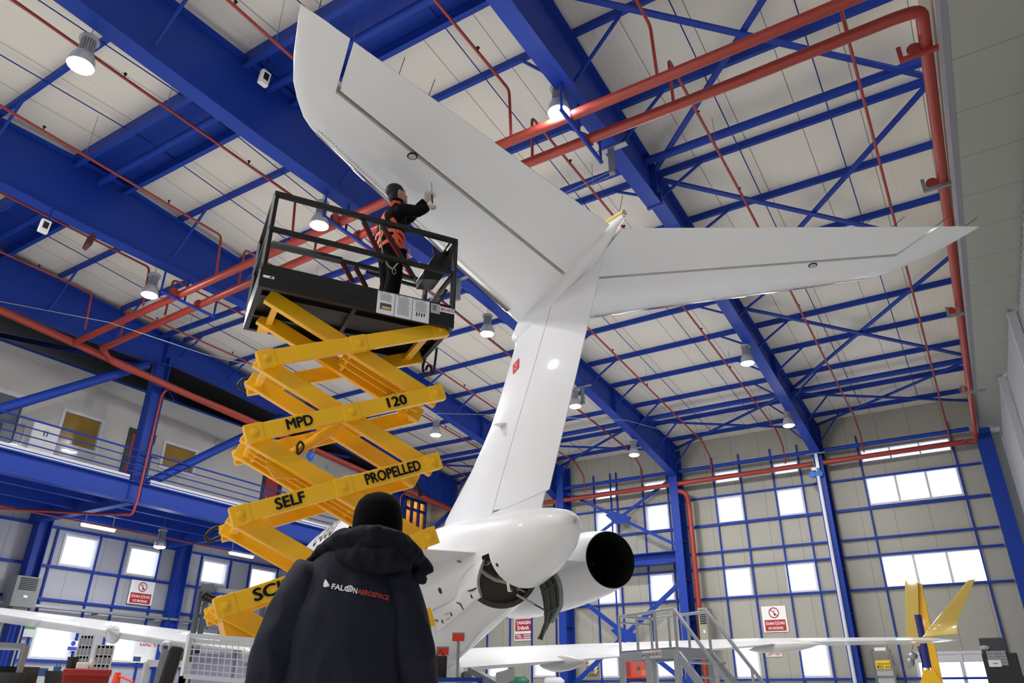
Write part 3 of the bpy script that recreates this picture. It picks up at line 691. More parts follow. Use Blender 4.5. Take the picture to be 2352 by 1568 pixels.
obj1(MB().tube([P(0, 692, 1, 17.5), P(250, 740, 1, 16), P(475, 815, 1, 14.5), P(600, 843, 1, 13.8)], .008, 5), 'steel_cable', STEEL, 'long sagging grey cable crossing in front of the gallery', 'cable', 'steel cables')
obj1(MB().tube([P(940, 948, 2, 9.0), P(1130, 952, 2, 8.9), P(1440, 965, 2, 8.8), P(1530, 990, 2, 8.6)], .007, 5), 'steel_cable', STEEL, 'thin grey cable passing behind the fin', 'cable', 'steel cables')
# beam detectors on the rafters
for (px, py, y, lb) in ((607, 180, 8.5, 'white beam smoke detector beside the rafter above the tailplane tip'), (102, 520, 13.9, 'white beam smoke detector under the rafter left of the lift')):
    c = P(px, py, 1, y)
    t = thing('beam_detector', lb, 'smoke detector', c+Vector((0, 0, -.13)), 'beam smoke detectors')
    e = Vector((-.05, -1, -.15)).normalized(); rgt = Vector((1, -.05, 0)).normalized(); up = rgt.cross(e)*-1
    if up.z < 0: up = -up
    MB().obox(c, rgt*.085, up*.14, e*.05).build('housing', WHT, t, bevel=.02)
    MB().obox(c+e*.045+up*.02, rgt*.05, up*.07, e*.012).build('lens_window', INK, t, bevel=.01)
    MB().tube([c+Vector((.05, .05, .1)), c+Vector((.1, .15, .6))], .02, 8).build('stem', BLUE, t)
c = P(205, 555, 1, 14.05)
obj1(MB().obox(c, (.05, .02, 0), (0, .09, -.03), (.02, .0, .14)), 'sounder_box', mat('dark_red_box', (74, 30, 24), .5), 'small dark red box hanging under the rafter left of the lift', 'alarm')
# blue pulley blocks
BLB = mat('light_blue_paint', (60, 120, 200), .4)
for (px, py, x, y, lb) in ((1874, 1088, 26.1, None, 'pair of blue pulley blocks hanging at the first far column'), (714, 1046, None, 18.6, 'pair of blue pulley blocks hanging behind the scissor arms')):
    c = P(px, py, 0, x) if x else P(px, py, 1, y)
    t = thing('pulley_block', lb, 'pulley', c-Vector((0, 0, .2)), 'hanging pulley blocks')
    for k, dy in enumerate((-.11, .11)):
        q = c+(Vector((0, dy, 0)) if x else Vector((dy*.5, 0, -.06*k)))
        MB().lathe([(.001, -.05), (.1, -.05), (.13, 0), (.1, .05), (.001, .05)], 16, q, (1, .3, 0)).build('pulley', BLB, t, 50)
    MB().box(c.x-.03, c.x+.03, c.y-.12, c.y+.12, c.z+.12, c.z+.22).tube([c+Vector((0, 0, .2)), c+Vector((0, 0, .55))], .015, 6).build('yoke', STEEL, t)
# ================================================================== aircraft
HS = 6.5                                     # height of the tailplane's mid plane
TL, TR = P(690, 8, 2, HS), P(2250, 520, 2, HS)
RV = (TR-TL).normalized(); FV = Vector((-RV.y, RV.x, 0)); MID = (TL+TR)/2; MID.z = 0
def A(s, l, z): return MID+FV*s+RV*l+Vector((0, 0, z))
def AP(px, py, l): return PN(px, py, RV, l+RV.dot(MID))
def AC(p): d = p-MID; return d.dot(FV), d.dot(RV), p.z
AIR = thing('aircraft', 'white business jet with a T tail and yellow winglets, seen from behind', 'aircraft', A(13, 0, 0))
def interp(tab, s):
    if s <= tab[0][0]: return tab[0][1]
    for (a, x), (b, y) in zip(tab, tab[1:]):
        if a <= s <= b: return x+(y-x)*(s-a)/(b-a)
    return tab[-1][1]
TOP = [(3.27, 3.06), (3.31, 3.11), (3.45, 3.19), (3.8, 3.29), (4.3, 3.40), (5.4, 3.55), (7.0, 3.76), (8.3, 3.86), (10, 3.9), (20, 3.9), (22, 3.7), (23.4, 3.2), (24.1, 2.6)]
BOT = [(3.27, 2.98), (3.31, 2.92), (3.45, 2.80), (3.8, 2.64), (4.3, 2.48), (4.9, 2.38), (5.4, 2.28), (6.0, 2.15), (7.0, 1.94), (8, 1.73), (9.5, 1.44), (11, 1.22), (13, 1.16), (20, 1.16), (22, 1.35), (23.4, 1.8), (24.1, 2.5)]
WID = [(3.27, .03), (3.31, .1), (3.45, .2), (3.8, .34), (4.3, .47), (5.4, .63), (6.0, .71), (7.0, .84), (8, .97), (9.5, 1.16), (11, 1.3), (20, 1.34), (22, 1.15), (23.4, .7), (24.1, .05)]
NA = 64
def fpt(s, a, off=0.):
    zt, zb_, w = interp(TOP, s), interp(BOT, s), interp(WID, s); zc, h = (zt+zb_)/2, (zt-zb_)/2
    ca, sa = math.cos(a), math.sin(a)
    return A(s, (w+off)*ca, zc+(h+off)*sa)
svals = sorted({3.27, 3.31, 3.37, 3.45, 3.6, 3.8, 4.05, 4.3}|{round(4.3+.1*i, 2) for i in range(40)}|{8.5, 9, 9.5, 10, 10.5, 11, 12, 13, 16, 20, 21, 22, 22.7, 23.4, 23.8, 24.1})
BAY = (4.75, 5.7, R(194), R(340))
m = MB(); m.v = [fpt(s, 2*math.pi*j/NA) for s in svals for j in range(NA)]
for i in range(len(svals)-1):
    for j in range(NA):
        sc, ac = (svals[i]+svals[i+1])/2, 2*math.pi*(j+.5)/NA
        if BAY[0] < sc < BAY[1] and BAY[2]+R(18)*max(0., sc-4.95) < ac < BAY[3]: continue
        a, b = i*NA, (i+1)*NA; m.f.append((a+j, a+(j+1) % NA, b+(j+1) % NA, b+j))
m.f.append(tuple(range(NA))); m.f.append(tuple((len(svals)-1)*NA+j for j in range(NA)))
FUS = m.build('fuselage', AIRW, AIR, 50)
# equipment bay liner, rim and contents
m = MB(); ang = [BAY[2]-.06+(BAY[3]-BAY[2]+.12)*k/24 for k in range(25)]
rings = []
for s in (5.05, 5.06, 5.4, 5.8, 6.2, 6.6, 6.75, 6.76):
    rings.append([fpt(s, a, -.03) if s not in (5.05, 6.76) else fpt(s, a, -.03) for a in ang])
def inner(s, k):                                        # roof of the bay
    zt, zb_, w = interp(TOP, s), interp(BOT, s), interp(WID, s); x = -1+2*k/24
    return A(s, x*w*.82, zt-.16-.22*x*x)
m = MB()
n = 25
ro = [[inner(s, k) for k in range(n)] for s in (4.7, 5.0, 5.3, 5.6, 5.8)]
m.loft(ro, False, open_ring=True)
for s in (4.7, 5.8): m.add([inner(s, k) for k in range(n)]+[fpt(s, a, -.02) for a in reversed(ang)], [tuple(range(2*n))])
m.build('equipment_bay', mat('bay_liner', (92, 82, 72), .55, var=.35, vscale=14), FUS)
m = MB()
for s in (4.76, 5.7):
    m.loft([[fpt(s+ds, a, o) for a in ang] for ds, o in ((-.012, -.001), (.012, -.001), (.012, -.07), (-.012, -.07))], False, True, True)
m.build('bay_rim', mat('bay_rim_metal', (88, 84, 80), .5, metal=.4), FUS)
random.seed(3)
for k in range(9):
    s0, l0 = 5.15+random.random()*.4, -.4+random.random()*.6; z0_ = 2.5+random.random()*.3
    p0 = A(s0, l0, z0_); p1 = A(s0+random.uniform(-.4, .4), l0+random.uniform(-.4, .4), z0_+random.uniform(-.2, .15))
    MB().tube([p0, (p0+p1)/2+Vector((0, 0, random.uniform(-.1, .1))), p1], random.uniform(.012, .03), 8).build('duct', CHROME if k % 3 == 0 else GREY, FUS, 60)
MB().tube([A(5.45, x*.42, 2.72-.16*(1-x*x)) for x in (-1, -.7, -.4, 0, .4, .7, 1)], .03, 8).build('duct', LGREY, FUS, 60)
# bay doors: curved shells folded outwards
def shell_door(name, T, B, Fp, G, bulge, mo, mi, label):
    """bilinear curved panel: T-B rear edge, G-F front edge, bulging along vector"""
    n_, k_ = 8, 10; bulge = Vector(bulge); g = []
    for i in range(k_+1):
        v = i/k_; a = T.lerp(B, v); b = G.lerp(Fp, v); o_ = bulge*(4*v*(1-v))
        g.append([a.lerp(b, u/n_)+o_ for u in range(n_+1)])
    m1 = MB(); m1.loft(g, False, open_ring=True)
    d_ = m1.build(name, mo, FUS, 50); sd = d_.modifiers.new('thickness', 'SOLIDIFY'); sd.thickness = .045; sd.offset = 0; sd.use_rim = True
    if mi is not mo:
        d_.data.materials.append(mi)
    if label: d_['label'] = label
    return d_, g
FBV = BVHTree.FromPolygons(*(lambda vs: (vs, [(i*NA+j, i*NA+(j+1) % NA, (i+1)*NA+(j+1) % NA, (i+1)*NA+j) for i in range(len(svals)-1) for j in range(NA)]))([fpt(s, 2*math.pi*j/NA) for s in svals for j in range(NA)]))
def skin(px, py, off=0.):
    """point of the closed fuselage surface on the sight line, off metres towards the camera"""
    d = ray(px, py).normalized(); h = FBV.ray_cast(Vector((0, 0, CAMZ)), d); return (h[0] if h[0] else AP(px, py, -.6))-d*off
def spl(pts, n):
    out = []
    for k in range(n+1):
        x = k/n*(len(pts)-1); j = min(len(pts)-2, int(x)); t = x-j; p = [pts[max(0, j-1)], pts[j], pts[j+1], pts[min(len(pts)-1, j+2)]]
        out.append((p[1]*2+(p[2]-p[0])*t+(p[0]*2-p[1]*5+p[2]*4-p[3])*t*t+(p[3]-p[0]+(p[1]-p[2])*3)*t**3)*.5)
    return out
tp = spl([skin(*q, .03) for q in ((1110, 1285), (1079, 1302), (1054, 1336), (1046, 1370), (1020, 1388), (993, 1400))], 16)
bt = spl([skin(*q, o_) for q, o_ in (((1105, 1371), .3), ((1073, 1396), .28), ((1036, 1427), .24), ((1000, 1458), .2))], 16)
rd_ = [tp[0], skin(1099, 1318, .2), skin(1097, 1345, .27), bt[0]]
g = []
for k in range(9):
    v = k/8; row = []
    for u in range(17):
        p = tp[u].lerp(bt[u], v); w0 = (1-u/16)**2
        row.append(p+((spl(rd_, 8)[k])-tp[0].lerp(bt[0], v))*w0-CF*(.02*math.sin(math.pi*v)*(u/16)))
    g.append(row)
LD = MB().loft(g, False, open_ring=True).build('bay_door', AIRW, FUS, 50); LD['label'] = 'white open access door with black latches'
sd = LD.modifiers.new('thickness', 'SOLIDIFY'); sd.thickness = .03; sd.offset = -1
MB().tube([r_[0]+CR*.008 for r_ in g], .014, 6).build('door_seal', GREY, LD)
LBV = BVHTree.FromPolygons([v.co+AIR.location for v in LD.data.vertices], [tuple(p.vertices) for p in LD.data.polygons])
def ondoor(px, py):
    d = ray(px, py).normalized(); h = LBV.ray_cast(Vector((0, 0, CAMZ)), d); return (h[0] if h[0] else skin(px, py, .1))-d*.012
LOCKM = mat('dark_red_lock', (70, 30, 28), .5)
for (x0, y0, x1, y1, x2, y2) in ((1075, 1357, 1085, 1355, 1094, 1350), (1049, 1383, 1058, 1387, 1064, 1400), (999, 1424, 1005, 1424, 1004, 1428)):
    MB().tube([ondoor(x0, y0), ondoor(x1, y1), ondoor(x2, y2)], [.009, .013, .008], 6).build('latch', INK, LD)
for (px, py) in ((1083, 1370), (1036, 1410), (1016, 1427)):
    MB().tube([ondoor(px-1, py-4), ondoor(px, py), ondoor(px+2, py+4)], [.012, .015, .01], 6).build('lock', LOCKM, LD)
for (px, py, w_, h_, mm) in ((1025, 1411, 5, 4, mat('placard_paper', (205, 180, 168), .5)), (1029, 1423, 5, 3, mat('data_plate', (200, 190, 130), .4))):
    MB().add([ondoor(px-w_, py+h_-1), ondoor(px+w_, py+h_-5), ondoor(px+w_, py-h_-3), ondoor(px-w_, py-h_+2)], [(0, 1, 2, 3)]).build('placard', mm, LD)
T2, B2, F2, G2 = AP(1274, 1299, .62), AP(1298, 1386, .95), AP(1247, 1466, 1.05), AP(1236, 1338, .66)
n_, k_ = 6, 10
g = []
for i in range(k_+1):
    v = i/k_
    rear = [AP(*q, .62+.4*v) for q in ((1274, 1299), (1290, 1325), (1298, 1355), (1297, 1387), (1280, 1418), (1262, 1445), (1248, 1467))]
    front = [AP(*q, .5+.5*v) for q in ((1236, 1338), (1243, 1358), (1248, 1385), (1250, 1410), (1250, 1430), (1248, 1450), (1247, 1466))]
    x = v*6; j = min(5, int(x)); t = x-j
    a, b = rear[j].lerp(rear[j+1], t), front[j].lerp(front[j+1], t); g.append([a.lerp(b, u/n_)+FV*(.12*(1-u/n_)-.0) for u in range(n_+1)])
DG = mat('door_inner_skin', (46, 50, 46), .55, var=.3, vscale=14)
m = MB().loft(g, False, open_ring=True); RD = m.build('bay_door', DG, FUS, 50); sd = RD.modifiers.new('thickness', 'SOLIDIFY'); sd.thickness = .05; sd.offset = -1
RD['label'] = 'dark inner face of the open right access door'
m = MB()
for i in (2, 5, 8): m.tube([p-CF*.015 for p in g[i]], .014, 6)
for u in (2, 4): m.tube([r_[u]-CF*.015 for r_ in g], .014, 6)
m.build('door_rib', mat('rib_grey', (70, 74, 68), .5), RD)
MB().tube([r_[0]-CF*.02 for r_ in g[:8]], .032, 8).build('door_edge', GREY, RD, 60)
pa, pb = AP(1188, 1366, .1), AP(1250, 1400, .8)
MB().tube([pa, pa.lerp(pb, .6)], .018, 8).build('door_strut', LGREY, FUS, 60)
MB().tube([pa.lerp(pb, .6), pb], .012, 8).build('door_strut', INK, FUS, 60)
# tail lamp, drain holes, exhaust
c = AP(1317, 1197, 0)
MB().lathe([(.045, -.08), (.045, -.02), (.05, -.02), (.05, 0), (.04, .0)], 16, c, -FV).build('tail_lamp_ring', GREY, FUS, 50)
MB().lathe([(.038, -.01), (.034, .02), (.02, .038), (.001, .042)], 16, c, -FV).build('tail_lamp', LGREY, FUS, 50)
def on_fus(px, py):
    """nearest point of the fuselage skin along the sight line"""
    hit = bvh_world(FUS, AIR.location).ray_cast(Vector((0, 0, CAMZ)), ray(px, py).normalized())
    return (hit[0], hit[1]) if hit[0] else (AP(px, py, -.8), -CF)
bpy.context.view_layer.update()
for (px, py, r_, nm) in ((1142, 1297, .028, 'vent_hole'), (983, 1303, .075, 'exhaust_port'), (1011, 1356, .05, 'vent_hole'), (1040, 1380, .02, 'vent_hole')):
    p, nr = on_fus(px, py)
    if nr.dot(CF) > 0: nr = -nr
    MB().lathe([(r_, -.01), (r_, .004), (.001, .004)], 16, p, nr).build(nm, INK, FUS)
# ---- aerofoil lofts
def naca(t, n=9):
    xs = [0.5*(1-math.cos(math.pi*i/n)) for i in range(n+1)]
    return [(x, 5*t*(.2969*math.sqrt(x)-.126*x-.3516*x*x+.2843*x**3-.1015*x**4)) for x in xs]
def section(le, te, up, t, x0=0., x1=1., n=9, gapped=False):
    """closed aerofoil ring between chord fractions x0 and x1"""
    le, te, up = Vector(le), Vector(te), Vector(up); ch = (te-le); c = ch.length; pr = naca(t, 40); out = []
    def half(x):
        for (a, ya), (b, yb) in zip(pr, pr[1:]):
            if a <= x <= b: return ya+(yb-ya)*(x-a)/max(1e-9, b-a)
        return 0.
    xs = [x0+(x1-x0)*(.5*(1-math.cos(math.pi*i/n)) if x0 == 0 else i/n) for i in range(n+1)]
    upper = [le+ch*x+up*(half(x)*c+.0015) for x in xs]; lower = [le+ch*x-up*(half(x)*c+.0015) for x in xs]
    return upper+lower[::-1]
UPV = Vector((0, 0, 1))
def LEl(l): return 4.9-.845*l
def TEl(l): return 1.9-.446*l
def HGl(l): return 3.1-.6*l
for sgn, nm in ((-1, 'left'), (1, 'right')):
    def st(l, a, b, t, lead=None):
        le, te = lead if lead else (LEl(l), TEl(l))
        return section(A(le, sgn*l, HS), A(te, sgn*l, HS), UPV, t, a, b)
    ls = [.12, .6, 1.5, 2.5, 3.3, 3.78]
    def frac(l, s): return (LEl(l)-s)/(LEl(l)-TEl(l))
    m = MB().loft([st(l, 0, frac(l, HGl(l)+.045), .095) for l in ls])
    stab = m.build('tailplane', AIRW, AIR, 40)
    # rounded tip
    tips = [(3.78, 1.70, .21), (3.92, 1.56, .15), (4.02, 1.42, .10), (4.12, 1.18, .06), (4.19, .95, .035), (4.235, .6, .015), (4.26, .12, 0.)]
    m = MB().loft([section(A(a, sgn*l, HS), A(b-.0, sgn*l, HS), UPV, .095 if l < 4 else .085) for l, a, b in tips])
    tip = m.build('tailplane_tip', AIRW, stab, 40)
    lo = [.2, .1, .6, 1.5, 2.5, 3.3, 3.74]
    m = MB().loft([st(l, frac(l, HGl(l)-.02), 1., .095) for l in lo[1:]])
    m.build('elevator', AIRW, stab, 40)
    m = MB().loft([[A(HGl(l)+.06, sgn*l, HS-.03), A(HGl(l)-.04, sgn*l, HS-.03), A(HGl(l)-.04, sgn*l, HS+.03), A(HGl(l)+.06, sgn*l, HS+.03)] for l in (.15, 1.5, 3.78)])
    m.build('hinge_gap', mat('hinge_seal', (150, 140, 122), .5, metal=.3) if 'hinge_seal' not in MATS else MATS['hinge_seal'], stab)
    # polished leading edge
    rg = []
    for l in (.45, 1.5, 2.5, 3.3, 3.86):
        le, te = (LEl(l) if l < 3.8 else 1.63), TEl(l); rg.append([v+(v-A(le-.15, sgn*l, HS)).normalized()*.006 for v in section(A(le, sgn*l, HS), A(te, sgn*l, HS), UPV, .095, 0, .09, 9)])
    MB().loft(rg).build('leading_edge', CHROME, stab, 40)
    RIV = MATS.get('rivet_row') or mat('rivet_row', (120, 118, 112), .5)
    m = MB()
    for k in range(90):
        l = .5+3.3*k/89; s_ = LEl(l)-.075*(LEl(l)-TEl(l)); z_ = HS-.0148-.075*0; 
        c_ = (LEl(l)-TEl(l)); hz = 5*.095*(.2969*math.sqrt(.115)-.126*.115-.3516*.115**2+.2843*.115**3)*c_
        p = A(LEl(l)-.115*c_, sgn*l, HS-hz-.001); m.obox(p, FV*.006, RV*.006, UPV*.0015)
    m.build('rivet_row', RIV, stab)
    # round inspection light on the underside
    vp = (947, 361) if sgn < 0 else (1867, 611); p = P(*vp, 2, HS-.09); s_, l_, _ = AC(p); l_ = abs(l_); c_ = LEl(l_)-TEl(l_); x = (LEl(l_)-s_)/c_
    hz = 5*.095*(.2969*math.sqrt(x)-.126*x-.3516*x*x+.2843*x**3-.1015*x**4)*c_; q = A(s_, sgn*l_, HS-hz)
    MB().lathe([(.06, .004), (.06, -.006), (.045, -.008)], 20, q).build('light_rim', INK, stab); MB().lathe([(.045, -.004), (.044, -.011), (.02, -.015), (.001, -.015)], 20, q).build('light_glass', LGREY, stab, 50)
    # static wicks
    for k in range(4 if sgn < 0 else 4):
        l = (2.9, 3.25, 3.75, 4.1)[k]; te = TEl(l) if l < 3.8 else .1
        p = A(te, sgn*l, HS); MB().tube([p, p-FV*.2+UPV*.03], .004, 5).build('static_wick', INK, stab)
# ---- fin
FLE = [(6.45, 4.88), (6.34, 4.94), (5.9, 5.3), (5.42, 5.76), (5.1, 6.1), (4.82, 6.53), (4.55, 7.0), (4.31, 7.55), (4.13, 7.95), (3.98, 8.28), (3.86, 8.42), (3.7, 8.45)][::-1]
FTE = [(3.0, 4.36), (3.31, 4.13), (5.06, 2.98), (6.0, 2.36), (6.5, 2.03)]
FHG = [(3.0, 6.2), (3.65, 5.66), (5.94, 3.74), (6.45, 3.33)]
zs = [3.45, 3.6, 3.75, 3.87, 3.98, 4.13, 4.31, 4.55, 4.82, 5.1, 5.42, 5.9, 6.34]
def fth(z): return .1 if z > 4.8 else .1+(.085-.1)*(4.8-z)/1.3
rings = []
for z in zs:
    le, te, hg = interp(FLE, z), interp(FTE, z), interp(FHG, z); rings.append(section(A(le, 0, z), A(te, 0, z), RV, fth(z)*.95, 0, (le-hg-.012)/(le-te), 12))
FIN = MB().loft(rings).build('fin', AIRW, AIR, 45)
zr_ = [3.58, 3.64, 3.75, 4.13, 4.8, 5.4, 6.0, 6.2]
rings = []
for z in zr_:
    le, te, hg = interp(FLE, z), interp(FTE, z), interp(FHG, z); a = (le-hg+.012)/(le-te)
    if z < 3.62: a += .1
    rings.append(section(A(le, 0, z), A(te, 0, z), RV, fth(z)*.95, min(a, .9), 1., 8))
MB().loft(rings).build('rudder', AIRW, FIN, 45)
# lower root under the rudder
rings = []
for z in (3.1, 3.3, 3.6):
    le, te = interp(FLE, 3.7), interp(FTE, z); rings.append(section(A(le-.1, 0, z), A(te+.12, 0, z), RV, .085))
MB().loft(rings).build('fin_root', AIRW, FIN, 45)
# bullet fairing
prof = [(5.16, .02, .02, 6.36), (5.08, .09, .1, 6.34), (4.8, .15, .22, 6.33), (4.3, .19, .3, 6.36), (3.6, .2, .31, 6.42), (3.0, .18, .27, 6.5), (2.4, .14, .2, 6.56), (1.95, .08, .12, 6.58), (1.66, .03, .05, 6.56)]
m = MB(); m.loft([[A(s, w*math.cos(2*math.pi*j/24), z+h*math.sin(2*math.pi*j/24)) for j in range(24)] for s, w, h, z in prof]); BUL = m.build('bullet_fairing', AIRW, FIN, 60)
m = MB(); m.loft([[A(s, (w+.006)*math.cos(math.pi*j/12), z+(h+.006)*math.sin(math.pi*j/12)) for j in range(13)] for s, w, h, z in [(2.35, .137, .195, 6.56), (1.95, .08, .12, 6.58), (1.64, .032, .055, 6.56)]])
m.build('bullet_cap', GOLD, BUL, 60)
MB().lathe([(.028, 0), (.028, .05), (.01, .06)], 12, A(1.68, 0, 6.56), -FV).build('tail_light', CHROME, BUL, 50)
p = A(1.75, 0, 6.66); MB().tube([p, p-FV*.1+UPV*.2], .004, 5).build('static_wick', INK, BUL)
for z in (4.72, 5.35):
    p = A(interp(FTE, z), 0, z); MB().tube([p+FV*.05, p-FV*.14+UPV*-.0], .004, 5).build('static_wick', INK, FIN)
# decals and blade antenna on the fin (left side)
def on_fin(px, py):
    hit = bvh_world(FIN, AIR.location).ray_cast(Vector((0, 0, CAMZ)), ray(px, py).normalized())
    return hit[0] if hit[0] else AP(px, py, -.13)
bpy.context.view_layer.update()
q = [on_fin(1177, 830)-RV*.006, on_fin(1191, 821)-RV*.006, on_fin(1191, 846)-RV*.006, on_fin(1177, 855)-RV*.006]
q0 = on_fin(1187, 838)
fl = [q0+FV*.13+UPV*.055, q0-FV*.1+UPV*.07, q0-FV*.1-UPV*.09, q0+FV*.13-UPV*.105]
FLG = MB().prism([p-RV*.012 for p in fl], RV*.03).build('flag_decal', mat('flag_red', (196, 24, 32), .35), FIN)
c = q0+FV*.03-RV*.0135-UPV*.012
m = MB()
m.add([c+FV*(.045*math.cos(a))+UPV*(.045*math.sin(a)) for a in [R(35+i*290/16) for i in range(17)]]+[c-FV*.012+FV*(.036*math.cos(a))+UPV*(.036*math.sin(a)) for a in [R(48+i*264/16) for i in range(17)]][::1], [])
m.f = [(i, i+1, 17+i+1, 17+i) for i in range(16)]
m.v = [Vector(v) for v in m.v]
sc_ = c-FV*.045
st_ = [sc_+(FV*math.cos(a)+UPV*math.sin(a))*(.02 if i % 2 == 0 else .008) for i, a in enumerate([R(90+36*i) for i in range(10)])]
m.add(st_, [tuple(range(10))])
m.build('crescent_star', WHT, FLG)
p = on_fin(1157, 975); MB().prism([p+RV*.02-FV*.14-UPV*.02, p-RV*.14-FV*.03-UPV*.02, p-RV*.14+FV*.08-UPV*.0, p+RV*.02+FV*.16+UPV*.0], UPV*.012).build('blade_antenna', AIRG, FIN)
p = on_fin(1049, 1207); MB().obox(p, FV*.05, RV*.006, UPV*.015).build('vent_slot', INK, FIN)
# ---- engines
ENC = (5.71, 1.9, 3.05)
NP = [(5.68, .445), (5.72, .46), (6.1, .515), (6.6, .57), (7.2, .615), (7.8, .64), (8.6, .65), (9.3, .64), (9.7, .6), (9.85, .54)]
for sgn in (-1, 1):
    def EN(s, a, r_): return A(s, sgn*ENC[1]+r_*math.cos(a), ENC[2]+.012*(s-5.7)+r_*math.sin(a))
    rings = [[EN(s, 2*math.pi*j/40, r_) for j in range(40)] for s, r_ in NP]
    rings = [[EN(s, 2*math.pi*j/40, r_) for j in range(40)] for s, r_ in ((9.6, .52), (9.85, .57))][:0]+rings
    e = MB().loft(rings, False).build('engine_nacelle', AIRW, AIR, 50)
    MB().loft([[EN(s, 2*math.pi*j/40, r_) for j in range(40)] for s, r_ in ((5.68, .447), (5.665, .437), (5.7, .425), (6.3, .40), (6.9, .36))], False).loft([[EN(s, 2*math.pi*j/40, r_) for j in range(40)] for s, r_ in ((6.9, .36), (6.9, .01))], False).build('exhaust_duct', mat('exhaust_black', (9, 9, 9), .55) if 'exhaust_black' not in MATS else MATS['exhaust_black'], e, 50)  # duct inside is one near-black colour
    MB().lathe([(.2, 0), (.17, .25), (.08, .5), (.02, .6)], 24, A(6.85, sgn*1.9, 3.05), -FV).build('exhaust_cone', MATS['exhaust_black'], e, 50)
    MB().loft([[EN(s, 2*math.pi*j/40, r_) for j in range(40)] for s, r_ in ((9.7, .605), (9.86, .56), (9.9, .52), (9.8, .47), (9.3, .45), (9.3, .02))], False).build('intake_lip', CHROME, e, 50)
    # pylon
    rings = []
    for l in (.45, .7, 1.0, 1.45): rings.append(section(A(8.9, sgn*l, 3.2), A(5.15+.55*(l-.6)/.85, sgn*l, 2.885+.09*(l-.6)/.85), UPV, .085))
    MB().loft(rings).build('pylon', AIRG, e, 40)
    if sgn < 0:
        bpy.context.view_layer.update()
        bv = bvh_world(e, AIR.location)
        c = PN(716, 1240, -FV, (-FV).dot(A(7.3, 0, 0)))
        # registration letters projected on the cowl, running forward along the left side
        o_ = A(8.0, -1.9-.9, 3.22)
        lettering('TC-000', o_, -FV, UPV, .3, INK, e, 'registration', bold=.01, width=1.6, bvh=bv, bdir=RV)
# ---- wings
WST = [(1.15, 14.7, 10.55, 1.72, .115), (2.6, 13.6, 9.75, 1.83, .11), (4.5, 12.0, 8.95, 1.98, .095), (7.2, 9.75, 7.6, 2.10, .09), (9.75, 7.75, 6.32, 2.15, .09)]
for sgn in (-1, 1):
    inc = .045
    rings = [section(A(a, sgn*l, z+(a-b)*inc), A(b, sgn*l, z-.12*(l < 5)), UPV, t, n=10) for l, a, b, z, t in WST]
    w = MB().loft(rings).build('wing', AIRW, AIR, 40)
    rings = [section(A(a-.02, sgn*l, z+(a-b)*inc), A(b, sgn*l, z), UPV, .095) for l, a, b, z in ((9.75, 7.75, 6.32, 2.14), (10.0, 7.55, 6.25, 2.15), (10.1, 7.2, 6.25, 2.15))]
    MB().loft(rings).build('wing_tip', AIRW, w, 40)
    # flap track fairings
    for (l, s0, s1, zz, hh) in ((3.1, 11.0, 8.85, 1.7, .16), (5.2, 9.8, 7.75, 1.89, .13), (6.9, 8.7, 6.6, 2.0, .11)):
        cs = [(0, .02), (.12, .5), (.3, .9), (.5, 1.), (.7, .85), (.86, .5), (1., .03)]
        rg = [[A(s0+(s1-s0)*t, sgn*l+hh*.8*k*math.cos(2*math.pi*j/16), zz+.14*t*0+hh*k*math.sin(2*math.pi*j/16)) for j in range(16)] for t, k in cs]
        MB().loft(rg).build('flap_fairing', AIRG, w, 50)
    m = MB(); (l0, a0, b0, z0_, _), (l1, a1, b1, z1_, _) = WST[0], WST[2]
    # winglet
    z9 = 2.16
    if sgn > 0: pl = [AP(2118, 1463, 9.85), AP(2222, 1333, 10.25), AP(2240, 1330, 10.3), AP(2197, 1428, 10.15), AP(2200, 1455, 10.02), AP(2165, 1466, 9.9)]
    ref = [(AC(v)) for v in pl] if sgn > 0 else None
    if sgn > 0: WREF = ref
    if sgn > 0:
        le0, le1, te1, tem, te0 = pl[0], pl[1], pl[2], pl[3], pl[4]
        up = (RV*1.0-UPV*.3).normalized()
        rg = []
        for t in (0, .06, .14, .25, .5, .75, 1.):
            le = le0.lerp(le1, t); te = te0.lerp(tem, t/.2) if t < .2 else tem.lerp(te1, (t-.2)/.8)
            rg.append(section(le, te, up, .07))
        wl = MB().loft(rg).build('winglet', GOLD, w, 40)
        rg = []
        for t in (.08, .5, .86):
            le = le0.lerp(le1, t); te = te0.lerp(tem, t/.2) if t < .2 else tem.lerp(te1, (t-.2)/.8)
            rg.append([v+(v-le.lerp(te, .1)).normalized()*.006 for v in section(le, te, up, .07, 0, .06, 6)])
        MB().loft(rg).build('leading_edge', CHROME, wl, 40)
